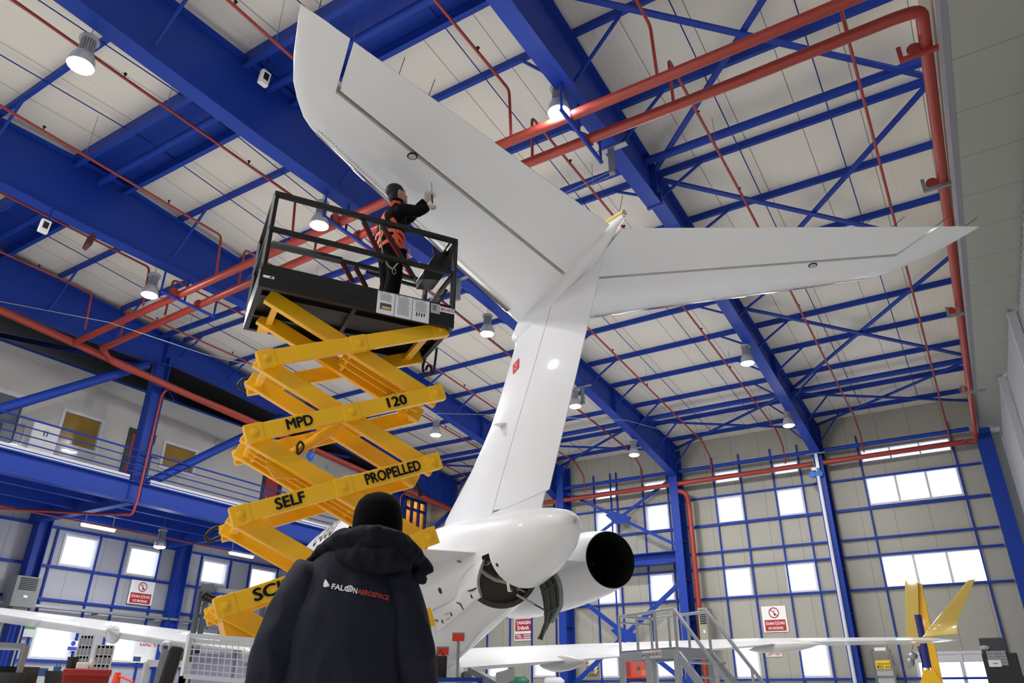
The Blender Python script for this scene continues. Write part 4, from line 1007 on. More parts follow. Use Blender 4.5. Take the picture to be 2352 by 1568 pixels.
# wing to body fairing and landing gear
rg = []
for s, w_, zb_, zt_ in ((9.2, .3, 1.3, 1.5), (9.8, .9, 1.12, 1.75), (10.6, 1.25, 1.0, 1.95), (12, 1.5, .92, 2.05), (14.5, 1.5, .92, 2.05), (15.8, 1.2, 1.0, 1.8), (16.6, .4, 1.2, 1.4)):
    rg.append([A(s, w_*math.copysign(abs(math.cos(a))**.7, math.cos(a)), (zb_+zt_)/2+(zt_-zb_)/2*math.sin(a)) for a in [2*math.pi*j/28 for j in range(28)]])
MB().loft(rg).build('wing_fairing', AIRW, AIR, 50)
for (s, l, nm) in ((12.0, -1.6, 0), (12.0, 1.6, 0), (21.3, 0, 1)):
    r_ = .36 if not nm else .22
    g = MB().tube([A(s, l, 1.3), A(s, l, r_)], .075 if not nm else .05, 12).build('landing_gear_leg', STEEL, AIR, 60)
    for d_ in (-.2, .2):
        MB().lathe([(.12, -.09), (r_-.05, -.09), (r_, -.05), (r_, .05), (r_-.05, .09), (.12, .09)], 24, A(s, l+d_*(1 if not nm else .7), r_), RV).build('tyre', RUB, g, 40)
        MB().lathe([(.001, -.07), (.14, -.07), (.14, .07), (.001, .07)], 18, A(s, l+d_*(1 if not nm else .7), r_), RV).build('wheel_hub', LGREY, g, 40)
# ================================================================== scissor lift
LA = R(-32.7); LU = Vector((math.cos(LA), math.sin(LA), 0)); LV = Vector((-math.sin(LA), math.cos(LA), 0))
def L(u, v, z): return LU*u+LV*v+Vector((0, 0, z))
LIFT = thing('scissor_lift', 'yellow self-propelled scissor lift with a black work platform raised under the tail', 'lift', L(1.43, 6.88, 0))
U0, U1, V0, V1, ZP = .44, 2.385, 6.36, 7.355, 4.438
def lbox(u0, u1, v0, v1, z0, z1, mb=None): return (mb or MB()).obox(L((u0+u1)/2, (v0+v1)/2, (z0+z1)/2), LU*((u1-u0)/2), LV*((v1-v0)/2), Vector((0, 0, (z1-z0)/2)))
PLT = lbox(U0, U1, V0, V1, ZP+.09, ZP+.12).build('platform_deck', BLK, LIFT)
m = MB(); t_ = .012
lbox(U0, U1, V0, V0+t_, ZP, ZP+.25, m); lbox(U0, U1, V1-t_, V1, ZP, ZP+.25, m); lbox(U0, U0+t_, V0+t_, V1-t_, ZP, ZP+.25, m); lbox(U1-t_, U1, V0+t_, V1-t_, ZP, ZP+.25, m)
for (a, b, c, d) in ((U0+.012, U1-.012, V0+.012, V0+.05), (U0+.012, U1-.012, V1-.05, V1-.012), (U0+.012, U0+.05, V0+.05, V1-.05), (U1-.05, U1-.012, V0+.05, V1-.05)): lbox(a, b, c, d, ZP, ZP+.012, m)
lbox(1.36, 1.40, V0+.05, V1-.05, ZP+.03, ZP+.1, m)
for v in (6.64, 7.09): lbox(U0+.05, U1-.05, v-.02, v+.02, ZP+.05, ZP+.1, m)
SK = m.build('platform_skirt', BLK, LIFT)
ZR = 5.50
def rail(pts, r=.021, mm=BLK): return MB().tube(bend(pts, .05, 3), r, 8).build('guard_rail', mm, LIFT, 60)
def sq(p, q, w=.04, nm='guard_rail', mm=BLK): return MB().bar(p, q, w, w).build(nm, mm, LIFT, bevel=.004)
for v in (V0+.02, V1-.02):
    sq(L(U0, v, ZR), L(U1, v, ZR), .05); sq(L(U0, v, ZR-.41), L(U1, v, ZR-.41), .045)
    for u in ((U0+.02, U1-.02) if v < 6.7 else (U0+.02, U1-.02)): sq(L(u, v, ZP+.2), L(u, v, ZR), .045, 'rail_post')
for u in (U0+.02, U1-.02):
    sq(L(u, V0, ZR), L(u, V1, ZR), .045); sq(L(u, V0, ZR-.41), L(u, V1, ZR-.41), .04)
# slanting gate bars of the roll-out deck, red on the edge
REDB = mat('red_edge_paint', (190, 20, 34), .4)
for (a, b, dv) in (((833, 503), (882, 604), .05), ((880, 520), (952, 640), .05), ((785, 598), (812, 650), 1.0), ((816, 612), (842, 660), 1.0)):
    v = V0+.03 if dv < .5 else V1-.05
    p, q = PN(*a, LV, v), PN(*b, LV, v); sq(p, q, .04, 'gate_bar'); d_ = (q-p)
    MB().bar(p+d_*.1-LU*.022, q-d_*.05-LU*.022, .006, .03).build('red_edge', REDB, LIFT)
p, q = PN(625, 557, LV, V1-.1), PN(786, 596, LV, V1-.1); sq(p, q, .04)
p, q = PN(840, 625, LV, V1-.1), PN(976, 662, LV, V1-.1); sq(p, q, .035)
sq(L(2.12, V1-.12, ZP+.14), L(2.12, V1-.12, 5.06), .04, 'rail_post'); sq(L(2.235, 6.97, ZP+.14), L(2.235, 6.97, 5.1), .03, 'rail_post'); sq(L(2.2, 6.88, ZP+.19), L(2.37, 6.59, 5.01), .03, 'rail_post')
# control box on the far right corner
cb = [PN(*q, LV, 6.64) for q in ((973, 622), (1000, 582), (1019, 577), (1031, 557), (1042, 560), (1040, 600), (1012, 642), (974, 640))]
CB = MB().prism(cb, LV*.26).build('control_box', BLK, LIFT, bevel=.006)
p = PN(1000, 583, LV, 6.78); MB().tube([p, p+Vector((0, 0, .07))-LU*.02], [.02, .026], 10).build('joystick', RUB, CB, 60)
# papers and plates on the near side panel
def decal(px, w, h, z0, nm, m_, dv=.004):
    a = PN(px, 700, LV, V0-dv).dot(LU); return lbox(a, a+w, V0-dv, V0-dv+.003, z0, z0+h).build(nm, m_, SK), a
PAPER = mat('paper', (228, 230, 238), .6); TXT = mat('paper_print', (120, 122, 132), .7); PBLU = mat('photo_print_blue', (40, 70, 120), .5)
ua = PN(866, 690, LV, V0).dot(LU)
for k in range(3):
    a = ua+k*.184; pp = lbox(a, a+.178, V0-.006, V0-.003, ZP-.015, ZP+.235).build('instruction_sheet', PAPER, SK)
    m = MB()
    random.seed(k)
    rows = range(20)
    for r_ in rows:
        z = ZP+.205-r_*.0098
        if k == 0 and r_ > 7: break
        if k == 2 and r_ > 11: break
        for c_ in range(1):
            x0 = a+.022+random.random()*.012; x1 = a+.158-random.random()*.03; lbox(x0, x1, V0-.0072, V0-.0064, z, z+.0032, m)
    lbox(a+.072, a+.13, V0-.0072, V0-.0064, ZP+.222, ZP+.228, m); m.build('print', TXT, pp)
    lbox(a+.015, a+.05, V0-.0072, V0-.0064, ZP+.222, ZP+.228).build('print', SRED, pp)
    if k == 0:
        lbox(a+.033, a+.148, V0-.0072, V0-.0064, ZP+.035, ZP+.105).build('photo_print', PBLU, pp)
        MB().obox(L(a+.095, V0-.0076, ZP+.058), LU*.045, LV*.0003, Vector((0, 0, .013))).build('photo_print', YEL, pp)
    if k == 2:
        m = MB()
        for q in range(4): lbox(a+.04+q*.027, a+.052+q*.027, V0-.0072, V0-.0064, ZP+.04+.01*(q % 2), ZP+.085, m)
        m.build('print', INK, pp)
a = ua+.56
pl = lbox(a, a+.1, V0-.005, V0-.003, ZP+.12, ZP+.23).build('rating_plate', LGREY, SK)
lbox(a+.02, a+.06, V0-.006, V0-.005, ZP+.15, ZP+.215).build('print', GREY, pl)
a = ua+.66
pl = lbox(a, a+.158, V0-.006, V0-.003, ZP+.155, ZP+.215).build('load_placard', WHT, SK)
lettering('MAKS 400 KG', L(a+.008, V0-.006, ZP+.168), LU, Vector((0, 0, 1)), 0.035, SRED, pl, width=.143, bold=.012)
pl = lbox(U0+.03, U0+.13, V0-.005, V0-.003, ZP+.1, ZP+.125).build('rating_plate', WHT, SK)
lbox(U0+.09, U0+.115, V0-.006, V0-.005, ZP+.105, ZP+.12).build('print', INK, pl)
# scissor arms
UL, UR = .6255, 2.268
def zl(k): return 4.49-.7086*k
def zrr(k): return 4.438-.702*(k-1)
def arm(p, q, h, w, ext=.07, nm='scissor_arm'):
    d_ = (q-p).normalized(); return MB().bar(p-d_*ext, q+d_*ext, w, h).build(nm, YEL, LIFT, bevel=.006)
VN, VF, BN_, BF = 6.484, 7.239, 6.618, 7.105
def bolt(p, s=-1): return MB().lathe([(.04, 0), (.04, .012), (.026, .013), (.026, .028), (.02, .031)], 14, p, LV*s).build('pivot_bolt', YEL, LIFT, 40)
H_ = .148
NLEV = 6
for k in range(1, NLEV+1):
    a0, a1 = zl(k), zrr(k)
    if a0 < .45: continue
    ar = [arm(L(UL, v, a0), L(UR, v, a1), H_, .07) for v in (VN, VF)]
    b0, b1 = zl(k-1), zrr(k+1)
    if k == 1: b0 -= .03
    bs = [arm(L(UL, v, b0), L(UR, v, b1), H_, .07) for v in (BN_, BF)]
    for v in (VN-.035,):
        for u, z in ((UL, a0), (UR, a1), ((UL+UR)/2, (a0+a1)/2)): bolt(L(u, v, z))
        if k == 1: MB().tube([L(UL, BN_-.03, b0), L(UL, BN_+.05, b0)], .02, 8).build('pivot_pin', YEL, LIFT)
    # end plates: thicker heads on the near arm
    d_ = (L(UR, VN, a1)-L(UL, VN, a0)).normalized()
    for p in (L(UL, VN, a0), L(UR, VN, a1), L((UL+UR)/2, VN, (a0+a1)/2)): MB().bar(p-d_*.075, p+d_*.085, .082, H_+.012).build('arm_head', YEL, ar[0], bevel=.006)
    for (u, z) in ((UL+.03, b0-.03), (UR-.05, b1+.03)): MB().bar(L(u, BN_, z), L(u, BF, z), .06, .05).build('cross_tube', YEL, LIFT)
    MB().bar(L(UL, BF, b0), L(UL, VF+.05, b0), .11, .12).build('end_knuckle', YEL, LIFT, bevel=.01)
    MB().bar(L(UR, BF, b1), L(UR, VF+.05, b1), .11, .12).build('end_knuckle', YEL, LIFT, bevel=.01)
    if k == 1: MB().bar(L(UR-.1, VN, a1-.03), L(UR-.1, VF, a1-.03), .07, .05).build('cross_tube', YEL, LIFT)
    # ladder plates between the inner arms
    bd = L(UR, 0, b1)-L(UL, 0, b0)
    def onb(t, v): return L(UL, v, b0)+(bd*t) if False else L(UL+(UR-UL)*t, v, b0+(b1-b0)*t)
    rng = {1: (.47, .99), 2: None, 3: (.03, .98), 4: None, 5: (.03, .5)}.get(k)
    if rng:
        for v in (6.76, 6.90):
            MB().bar(onb(rng[0], v), onb(rng[1], v), .02, .15).build('stiffening_plate', YEL, LIFT)
        MB().obox((onb(rng[0], BN_)+onb(rng[1], BF))/2+Vector((0, 0, .045)), (onb(rng[1], 0)-onb(rng[0], 0))/2, LV*((BF-BN_)/2), Vector((0, 0, .012))).build('stiffening_plate', YEL, LIFT)
        for t in (rng[0]+.02, (rng[0]+rng[1])/2+.1, rng[1]-.06): MB().bar(onb(t, BN_), onb(t, BF), .03, .12).build('cross_tube', YEL, LIFT)
# rams
def ram(p, q, f):
    MB().tube([p, p.lerp(q, f)], .05, 14).build('lift_cylinder', YEL, LIFT, 60); MB().tube([p.lerp(q, f), q], .028, 12).build('piston_rod', CHROME, LIFT, 60)
ram(PN(668, 1045, LV, 6.86), PN(915, 893, LV, 6.86), .72)
m = MB(); c = PN(640, 1068, LV, 6.70); m.prism([c+LU*x+Vector((0, 0, z)) for x, z in ((-.13, .12), (.17, -.0), (.2, -.1), (-.02, -.12), (-.1, -.03))], LV*.02); cp = m.build('cylinder_bracket', YEL, LIFT)
m = MB(); c = PN(556, 1430, LV, 6.685); m.prism([c+LU*x+Vector((0, 0, z)) for x, z in ((-.22, .2), (.25, .0), (.22, -.13), (-.1, -.13))], LV*.35); m.build('cylinder_bracket', YEL, LIFT)
# nylon slide block
c = PN(606, 742, LV, 7.16); MB().lathe([(.03, -.03), (.055, -.03), (.055, .03), (.03, .03)], 16, c, LV).build('slide_roller', PALE, LIFT)
# hoses
def hose(pts, v, r=.016): return MB().tube(bend([PN(*q, LV, v) for q in pts], .3, 5), r, 8).build('hydraulic_hose', RUB, LIFT, 60)
hose(((590, 870), (560, 868), (545, 884), (556, 897), (585, 892)), 7.26)
hose(((522, 1212), (490, 1210), (470, 1232), (480, 1245), (515, 1228)), 7.26)
hose(((500, 1376), (470, 1362), (462, 1372), (480, 1380), (500, 1380)), 6.88)
hose(((683, 1042), (682, 1022), (690, 1012), (698, 1022), (694, 1035), (684, 1044)), 6.78, .012)
hose(((1003, 800), (998, 840), (994, 860), (975, 862), (970, 845), (978, 818)), 7.32)
hose(((978, 850), (982, 838), (991, 842), (990, 856), (980, 860)), 7.30)
hose(((950, 1105), (962, 1120), (966, 1140)), 7.26, .022)
# chassis on the floor
lbox(.24, 2.63, 6.4, 7.33, .28, .72).build('chassis', YEL, LIFT, bevel=.03)
for u in (.52, 2.34):
    for v in (6.42, 7.31):
        MB().lathe([(.08, -.08), (.2, -.08), (.24, -.05), (.24, .05), (.2, .08), (.08, .08)], 24, L(u, v, .24), LV).build('wheel', RUB, LIFT, 40)
# lettering on the near arms
def onarm(k, t, dz=0): return L(UL+(UR-UL)*t, VN-.042, zl(k)+(zrr(k)-zl(k))*t+dz)
for (k, t0, s_, w_) in ((2, .168, 'MPD', .24), (2, .71, '120', .205), (3, .17, 'SELF', .258), (3, .625, 'PROPELLED', .55), (4, .13, 'SCISSOR LIFT', .955)):
    dr_ = onarm(k, 1)-onarm(k, 0); h = .095
    lettering(s_, onarm(k, t0, -h*.5), dr_, Vector((0, 0, 1)), h, INK, LIFT, 'arm_lettering', heavy=.042, width=w_)
# ================================================================== people
def organic(mb, name, m, parent, voxel=.012, sm=6, disp=0., dscale=6., loc=None, keepmod=False):
    """fuse the overlapping volumes of mb into one continuous smooth surface"""
    o = mb.build('tmp', m); base = o.location.copy()
    r_ = o.modifiers.new('r', 'REMESH'); r_.mode = 'VOXEL'; r_.voxel_size = voxel; r_.use_smooth_shade = True
    s_ = o.modifiers.new('s', 'SMOOTH'); s_.iterations = sm; s_.factor = .5
    bpy.context.view_layer.update()
    me = bpy.data.meshes.new_from_object(o.evaluated_get(bpy.context.evaluated_depsgraph_get()))
    old = o.data; bpy.data.objects.remove(o); bpy.data.meshes.remove(old)
    me.name = name; me.materials.clear(); me.materials.append(m)
    for p in me.polygons: p.use_smooth = True
    top = parent
    while top.parent is not None: top = top.parent
    for v in me.vertices: v.co += base-top.location
    ob = bpy.data.objects.new(name, me); COL.objects.link(ob); ob.parent = parent
    return ob
SKIN = mat('skin', (196, 148, 124), .55, var=.04)
HAIR = mat('dark_hair', (26, 22, 20), .55, var=.2, vscale=40, bump=.3, bscale=120)
FLEECE = mat('black_fleece', (12, 12, 14), .9, spec=.15, var=.12, vscale=30, bump=.25, bscale=160)
TROU = mat('black_work_trousers', (11, 11, 13), .9, spec=.15, var=.12, vscale=20, bump=.2, bscale=60)
NAVY = mat('navy_jacket_cloth', (24, 27, 42), .75, spec=.25, var=.14, vscale=9, bump=.22, bscale=55)
KNIT = mat('black_knit', (9, 9, 10), .95, spec=.1, var=.15, vscale=60, bump=.4, bscale=240)
ORNG = mat('orange_webbing', (238, 92, 58), .55, var=.06)
GLOVE = mat('white_glove', (214, 202, 196), .7)
def head_bm(mb, c, f, u, s=1., nose=True):
    """skull, jaw, nose, brow, ears and chin round centre c; f forward, u up"""
    c, f, u = Vector(c), Vector(f).normalized(), Vector(u); u = (u-f*u.dot(f)).normalized(); r_ = f.cross(u)
    def E(o, a, b, d): mb.ell(c+f*o[0]*s+r_*o[1]*s+u*o[2]*s, r_*b*s, f*a*s, u*d*s)
    E((-.012, 0, .03), .098, .076, .09); E((.03, 0, -.035), .07, .058, .075); E((.055, 0, -.085), .04, .04, .03)
    E((.062, 0, .012), .036, .055, .02); E((.045, .036, -.03), .035, .028, .035); E((.045, -.036, -.03), .035, .028, .035)
    mb.tube([c+f*.085*s+u*.012*s, c+f*.112*s-u*.03*s], [.011*s, .018*s], 8); E((.1, 0, -.036), .014, .018, .012)
    E((.086, 0, -.064), .014, .026, .009); E((.084, 0, -.074), .012, .022, .008)
    for q in (-1, 1):
        E((-.006, q*.078, -.008), .02, .008, .034); E((.072, q*.03, .004), .012, .015, .008)
def hand_bm(mb, w, d, n, k, s=1., thumb=1):
    """palm and five bent fingers from wrist w along d; n is the back of the hand, k the curl"""
    w, d, n = Vector(w), Vector(d).normalized(), Vector(n); n = (n-d*n.dot(d)).normalized(); t = d.cross(n)*thumb
    mb.ell(w+d*.045*s, d*.055*s, t*.042*s, n*.018*s); mb.tube([w-d*.03*s, w+d*.03*s], [.027*s, .03*s], 10)
    for i, (off, ln) in enumerate(((.03, .07), (.01, .08), (-.011, .074), (-.03, .058))):
        p = w+d*.085*s+t*off*s; a = 0; pts = [w+d*.05*s+t*off*.9*s, p]
        for j, f_ in enumerate((.45, .32, .25)):
            a += k*(1., 1.1, .8)[j]; p = p+(d*math.cos(a)-n*math.sin(a))*ln*f_*s; pts.append(p)
        mb.tube(pts, [.0095*s, .0095*s, .009*s, .0085*s, .006*s], 8)
    p0 = w+d*.02*s+t*.03*s; p1 = w+d*.05*s+t*.058*s-n*.012*s; p2 = w+d*.085*s+t*.055*s-n*.028*s
    mb.tube([p0, p1, p2], [.014*s, .012*s, .008*s], 8)
# ---- the man on the platform
FA = R(-31)
wf = Vector((math.cos(FA), math.sin(FA), 0)); wl_ = Vector((-wf.y, wf.x, 0))
az = R(42.6); WP = Vector((math.cos(az)*6.97, math.sin(az)*6.97, ZP+.12)); MK = 1.0
def MP(px, py, v): return WP+(PN(px, py, LV, v)-WP)/MK
def W(x, y, z): return WP+wf*x+wl_*y+Vector((0, 0, z))
MAN = thing('person', 'man in black fleece with an orange harness and white gloves working up at the tailplane', 'person', WP)
hz = 1.615; MAN.scale = (MK, MK, MK)
HEADC = W(.0, .0, hz); HF = (wf+wl_*.14+Vector((0, 0, .42))).normalized()
handL = MP(988, 450, 6.60); handR = MP(991, 473, 6.52)
sR, sL = W(.02, -.175, 1.3), W(.05, .17, 1.325)
eR = (sR+handR)/2+Vector((0, 0, -.085))-wl_*.06; eL = (sL+handL)/2+Vector((0, 0, -.06))+wl_*.05
wR = handR-(handR-eR).normalized()*.075; wL = handL-(handL-eL).normalized()*.075
m = MB(); head_bm(m, HEADC, HF, Vector((0, 0, 1))-wf*.1, 1.08)
m.tube([W(.0, 0, 1.36), W(.008, 0, 1.47), HEADC-Vector((0, 0, .05))], [.07, .06, .058], 14)
m.tube([W(-.01, 0, .9), W(-.02, 0, 1.1), W(.0, 0, 1.3), W(.0, 0, 1.4)], [(.12, .1), (.12, .09), (.14, .1), (.07, .07)], 14)
for s, e, w_ in ((sR, eR, wR), (sL, eL, wL)): m.tube([W(0, 0, 1.36), s, e, w_], [.05, .05, .04, .03], 10)
for q in (-1, 1):
    m.tube([W(-.01, q*.08, .95), W(-.0, q*.1, .88), W(.02, q*.11, .48), W(-.03, q*.12, .09)], [.09, .085, .06, .042], 12); m.ell(W(.05, q*.12, .05), wf*.13, wl_*.045, Vector((0, 0, .045)))
BODY = organic(m, 'body', SKIN, MAN, .011, 4)
def cloth(mb, nm, mm, vox=.012, sm=5):
    o = organic(mb, nm, mm, BODY, vox, sm); return o
m = MB(); U_ = Vector((0, 0, 1))
m.tube([W(-.02, 0, .86), W(-.03, 0, .92), W(-.035, 0, 1.05), W(-.02, 0, 1.2), W(-.005, 0, 1.28), W(0, 0, 1.37), W(.005, 0, 1.43)], [(.185, .145), (.19, .15), (.18, .15), (.185, .145), (.185, .13), (.12, .1), (.075, .075)], 20)
m.tube([W(.0, 0, 1.39), W(.008, 0, 1.535)], [.085, .074], 16)
for s, e, w_ in ((sR, eR, wR), (sL, eL, wL)): m.tube([W(0, 0, 1.27)*.5+s*.5, s, s.lerp(e, .5), e, e.lerp(w_, .6), w_.lerp(e, .02)], [.085, .082, .073, .066, .056, .048], 14)
for k in range(7):
    a = random.random(); 
    for s, e, w_ in ((sR, eR, wR), (sL, eL, wL)):
        p = (s.lerp(e, k/6) if k < 4 else e.lerp(w_, (k-3)/4)); m.tube([p-U_*.055+wf*.01, p-U_*.07-wl_*.02, p-U_*.05-wl_*.05], .012, 6)
cloth(m, 'fleece_jacket', FLEECE)
m = MB(); m.tube([W(-.02, 0, .98), W(-.03, 0, .88), W(-.02, 0, .8)], [(.175, .14), (.19, .155), (.17, .14)], 20)
for q in (-1, 1): m.tube([W(-.02, q*.085, .9), W(-.01, q*.1, .75), W(.02, q*.11, .5), W(0, q*.115, .3), W(-.03, q*.12, .1)], [.105, .1, .085, .085, .085], 14)
m.tube([W(.06, -.17, .8), W(.06, -.18, .62)], [(.06, .04), (.06, .045)], 10)
cloth(m, 'work_trousers', TROU)
for q in (-1, 1):
    b = MB().ell(W(.05, q*.12, .055), wf*.145, wl_*.055, U_*.055).ell(W(-.03, q*.12, .09), .06, .06, .09); cloth(b, 'work_boot', RUB, .012, 3)
# hair cap over the skull
m = MB(); c = HEADC; rr_ = HF.cross(U_).normalized(); uu = rr_.cross(HF)
m.ell(c+uu*.045-HF*.018, rr_*.09, HF*.114, uu*.096); m.ell(c-HF*.062-uu*.02, rr_*.072, HF*.055, uu*.07)
for q in (-1, 1):
    e_ = c+HF*.082*1.08+rr_*.032*q; MB().tube([e_+uu*.03-rr_*.018*q+HF*.012, e_+uu*.036+HF*.008, e_+uu*.028+rr_*.022*q-HF*.012], .006, 6).build('eyebrow', HAIR, BODY); MB().ell(e_+uu*.008-HF*.0, .009, .009, .008).build('eye', INK, BODY, 60)
hairm = organic(m, 'hair', HAIR, BODY, .008, 3)
for v in hairm.data.vertices:                       # trim the face side
    d_ = (v.co+WP)-c; x = d_.dot(HF); z = d_.dot(uu)
    if x > .078 and z < .1: v.co -= HF*(x-.078)*.9
    if z < .03 and x > .03: v.co -= HF*(x-.03)*.9*min(1, (.03-z)/.03)
for nm, w_, hd, th in (('glove', wL, handL, 1), ('glove', wR, handR, -1)):
    m = MB(); d_ = (hd-w_).normalized(); hand_bm(m, w_+d_*.01, d_, wl_*(1 if th > 0 else -.4)+U_*(.3 if th > 0 else .6), 1.35 if th < 0 else .95, 1.1, th)
    m.tube([w_-d_*.03, w_+d_*.03], .036, 12); cloth(m, nm, GLOVE, .0055, 2)
# harness
def strap(pts, w=.045, m_=ORNG, nm='harness_strap', dirs=None):
    """webbing laid over the clothing: points pushed out to the surface"""
    pts = [Vector(p) for p in pts]; mb = MB(); a = []
    for i, p in enumerate(pts):
        t = (pts[min(i+1, len(pts)-1)]-pts[max(0, i-1)]).normalized(); ax = W(-.02, 0, p.z-WP.z); n = (p-ax); n.z = 0; n.normalize(); s_ = t.cross(n).normalized()
        a.append([p+s_*w/2+n*.004, p-s_*w/2+n*.004, p-s_*w/2-n*.004, p+s_*w/2-n*.004])
    mb.loft(a); return mb.build(nm, m_, BODY)
JB = [o for o in bpy.data.objects if o.name == 'fleece_jacket'][0]; TB = [o for o in bpy.data.objects if o.name == 'work_trousers'][0]
bvs = [bvh_world(o, WP) for o in (JB, TB)]
def wrap(path):
    """path of (angle deg from forward towards left, height): snapped to the clothing surface"""
    out = []
    for i in range(len(path)-1):
        for k in range(6):
            t = k/6; out.append((path[i][0]*(1-t)+path[i+1][0]*t, path[i][1]*(1-t)+path[i+1][1]*t))
    out.append(path[-1]); res = []
    for a, z in out:
        c_ = W(-.02, 0, z); d_ = wf*math.cos(R(a))+wl_*math.sin(R(a)); best = None
        for bv in bvs:
            h = bv.ray_cast(c_+d_*.45, -d_)
            if h[0] and (best is None or (h[0]-c_).dot(d_) > (best-c_).dot(d_)): best = h[0]
        res.append((best if best else c_+d_*.18)+d_*.006)
    return res
for o in (JB, TB): pass
strap(wrap([(-110, 1.0), (-80, 1.01), (-40, .99), (0, .97), (40, .97), (90, 1.0), (140, 1.0), (200, 1.0), (250, 1.0)]))
strap(wrap([(-112, 1.16), (-95, 1.08), (-95, .98), (-88, .86), (-70, .8)]))
strap(wrap([(-160, .82), (-120, .86), (-90, .95), (-60, .9), (-50, .78), (-55, .7)]))
strap(wrap([(180, 1.32), (170, 1.2), (150, 1.05), (180, .95)]))
strap(wrap([(-170, 1.33), (-150, 1.2), (-130, 1.05), (-150, .93), (-165, .84)]))
p = wrap([(-10, .97), (0, .95)])[0]; strap([p, p+wf*.06-U_*.03, p+wf*.085-U_*.1, p+wf*.07-U_*.16], .035)
sh = [W(-.1, -.1, 1.36), W(-.06, -.11, 1.43), W(-.0, -.1, 1.445), W(.06, -.1, 1.4)]; strap(sh, .04)
for (a, z) in ((-95, 1.0), (-52, .8)):
    q = wrap([(a, z), (a, z)])[0]; d_ = (q-W(-.02, 0, z)); d_.z = 0; d_.normalize()
    MB().tube([q+d_*.008+(U_*math.cos(t)+d_.cross(U_)*math.sin(t))*.022 for t in [2*math.pi*i/14 for i in range(14)]], .004, 6, False, True).build('harness_ring', CHROME, BODY, 60)
ROPE = mat('rope', (170, 168, 150), .8, var=.4, vscale=80)
pts = [MP(872, 515, 6.62), MP(874, 545, 6.56), MP(880, 590, 6.52), MP(893, 612, 6.5), MP(902, 618, 6.48), MP(915, 603, 6.48), MP(929, 594, 6.48)]
MB().tube(bend(pts, .2, 4), .008, 8).build('lanyard', ROPE, BODY, 60)
q = MP(905, 623, 6.48); MB().tube([q+LU*.018*math.cos(t)+U_*.035*math.sin(t) for t in [2*math.pi*i/14 for i in range(14)]], .004, 6, False, True).build('carabiner', CHROME, BODY, 60)
# screwdriver in his hands
p, q = PN(993, 466, LV, 6.52), PN(991, 419, LV, 6.62)
t = thing('screwdriver', 'thin steel screwdriver held up against the tailplane', 'tool', p)
MB().tube([p, p.lerp(q, .4)], .009, 8).build('handle', INK, t, 60); MB().tube([p.lerp(q, .4), q], .0045, 8).build('shaft', STEEL, t, 60)
# ---- the man in the foreground, seen from behind
GA = R(41.5); gf = Vector((math.cos(GA), math.sin(GA), 0)); gl = Vector((-gf.y, gf.x, 0))
_d = ray(836, 1400); _d.z = 0; GP = _d.normalized()*3.02
def Gm(x, y, z): return GP+gf*x+gl*y+Vector((0, 0, z))
MN = thing('person', 'man in a navy work jacket and black knit hat, seen from behind in the foreground', 'person', GP)
HY, TY = -.026, .054
HC = Gm(.06, HY, 1.632); hf = (gf-gl*.15+U_*.18).normalized()
m = MB(); head_bm(m, HC, hf, U_, 1.05)
m.tube([Gm(0, TY*.6, 1.42), Gm(.03, 0, 1.52), HC-U_*.03], [.075, .064, .06], 14)
m.tube([Gm(0, TY, .9), Gm(0, TY, 1.1), Gm(0, TY, 1.3), Gm(0, TY*.7, 1.42)], [(.14, .1), (.14, .1), (.17, .11), (.08, .07)], 14)
ARM = [[Gm(0, TY+q*.166, 1.405), Gm(-.03, TY+q*.245, 1.14), Gm(.05, TY+q*.282, .92), Gm(.09, TY+q*.285, .85)] for q in (1, -1)]
for a in ARM: m.tube([Gm(0, TY, 1.36)]+a, [.05, .055, .045, .035, .028], 10)
for q in (-1, 1):
    m.tube([Gm(0, TY+q*.08, .95), Gm(.0, TY+q*.1, .86), Gm(.02, TY+q*.11, .48), Gm(-.02, TY+q*.12, .09)], [.095, .09, .06, .045], 12); m.ell(Gm(.06, TY+q*.12, .05), gf*.14, gl*.05, U_*.045)
    a = ARM[0] if q > 0 else ARM[1]; hand_bm(m, a[3], (a[3]-a[2]).normalized()+U_*-.5, gl*q, .45, 1., 1 if q > 0 else -1)
GB = organic(m, 'body', SKIN, MN, .012, 4)
m = MB()
m.tube([Gm(0, TY, .76), Gm(-.01, TY, .9), Gm(-.01, TY, 1.1), Gm(-.01, TY, 1.28), Gm(0, TY, 1.37), Gm(.0, TY*.7, 1.44), Gm(.01, TY*.1, 1.50), Gm(.02, HY, 1.54)], [(.235, .165), (.232, .16), (.22, .15), (.218, .145), (.2, .138), (.16, .12), (.115, .105), (.095, .1)], 24)
TM = m; m = MB()
TM.tube([Gm(.01, HY*.5, 1.47), Gm(.02, HY, 1.56)], [(.12, .115), (.1, .105)], 18)
random.seed(11)
for a, q in ((ARM[0], 1), (ARM[1], -1)):            # sleeves with elbow creases
    m = MB(); m.tube([Gm(0, TY, 1.34)*.6+a[0]*.4, Gm(0, TY, 1.36)*.3+a[0]*.7, a[0], a[0].lerp(a[1], .5), a[1], a[1].lerp(a[2], .5), a[2], a[2].lerp(a[3], .6)], [.03, .08, .094, .09, .084, .08, .07, .058], 18)
    for k in range(12):
        t = k/11; c = a[0].lerp(a[1], t*1.6) if t < .62 else a[1].lerp(a[2], (t-.62)*2.5); r_ = .088-.02*t; j = random.uniform(-.03, .03)
        m.tube([c-gf*r_*.6+gl*q*r_*.62+U_*(j), c-gf*r_*.92+U_*(-.02+j), c-gf*r_*.6-gl*q*r_*.6+U_*(.04-j)], [.004, .012, .004], 6)
    sv = organic(m, 'jacket_sleeve', NAVY, GB, .0085, 5); noisy(sv.data, .01, 9, 5, q*2.)
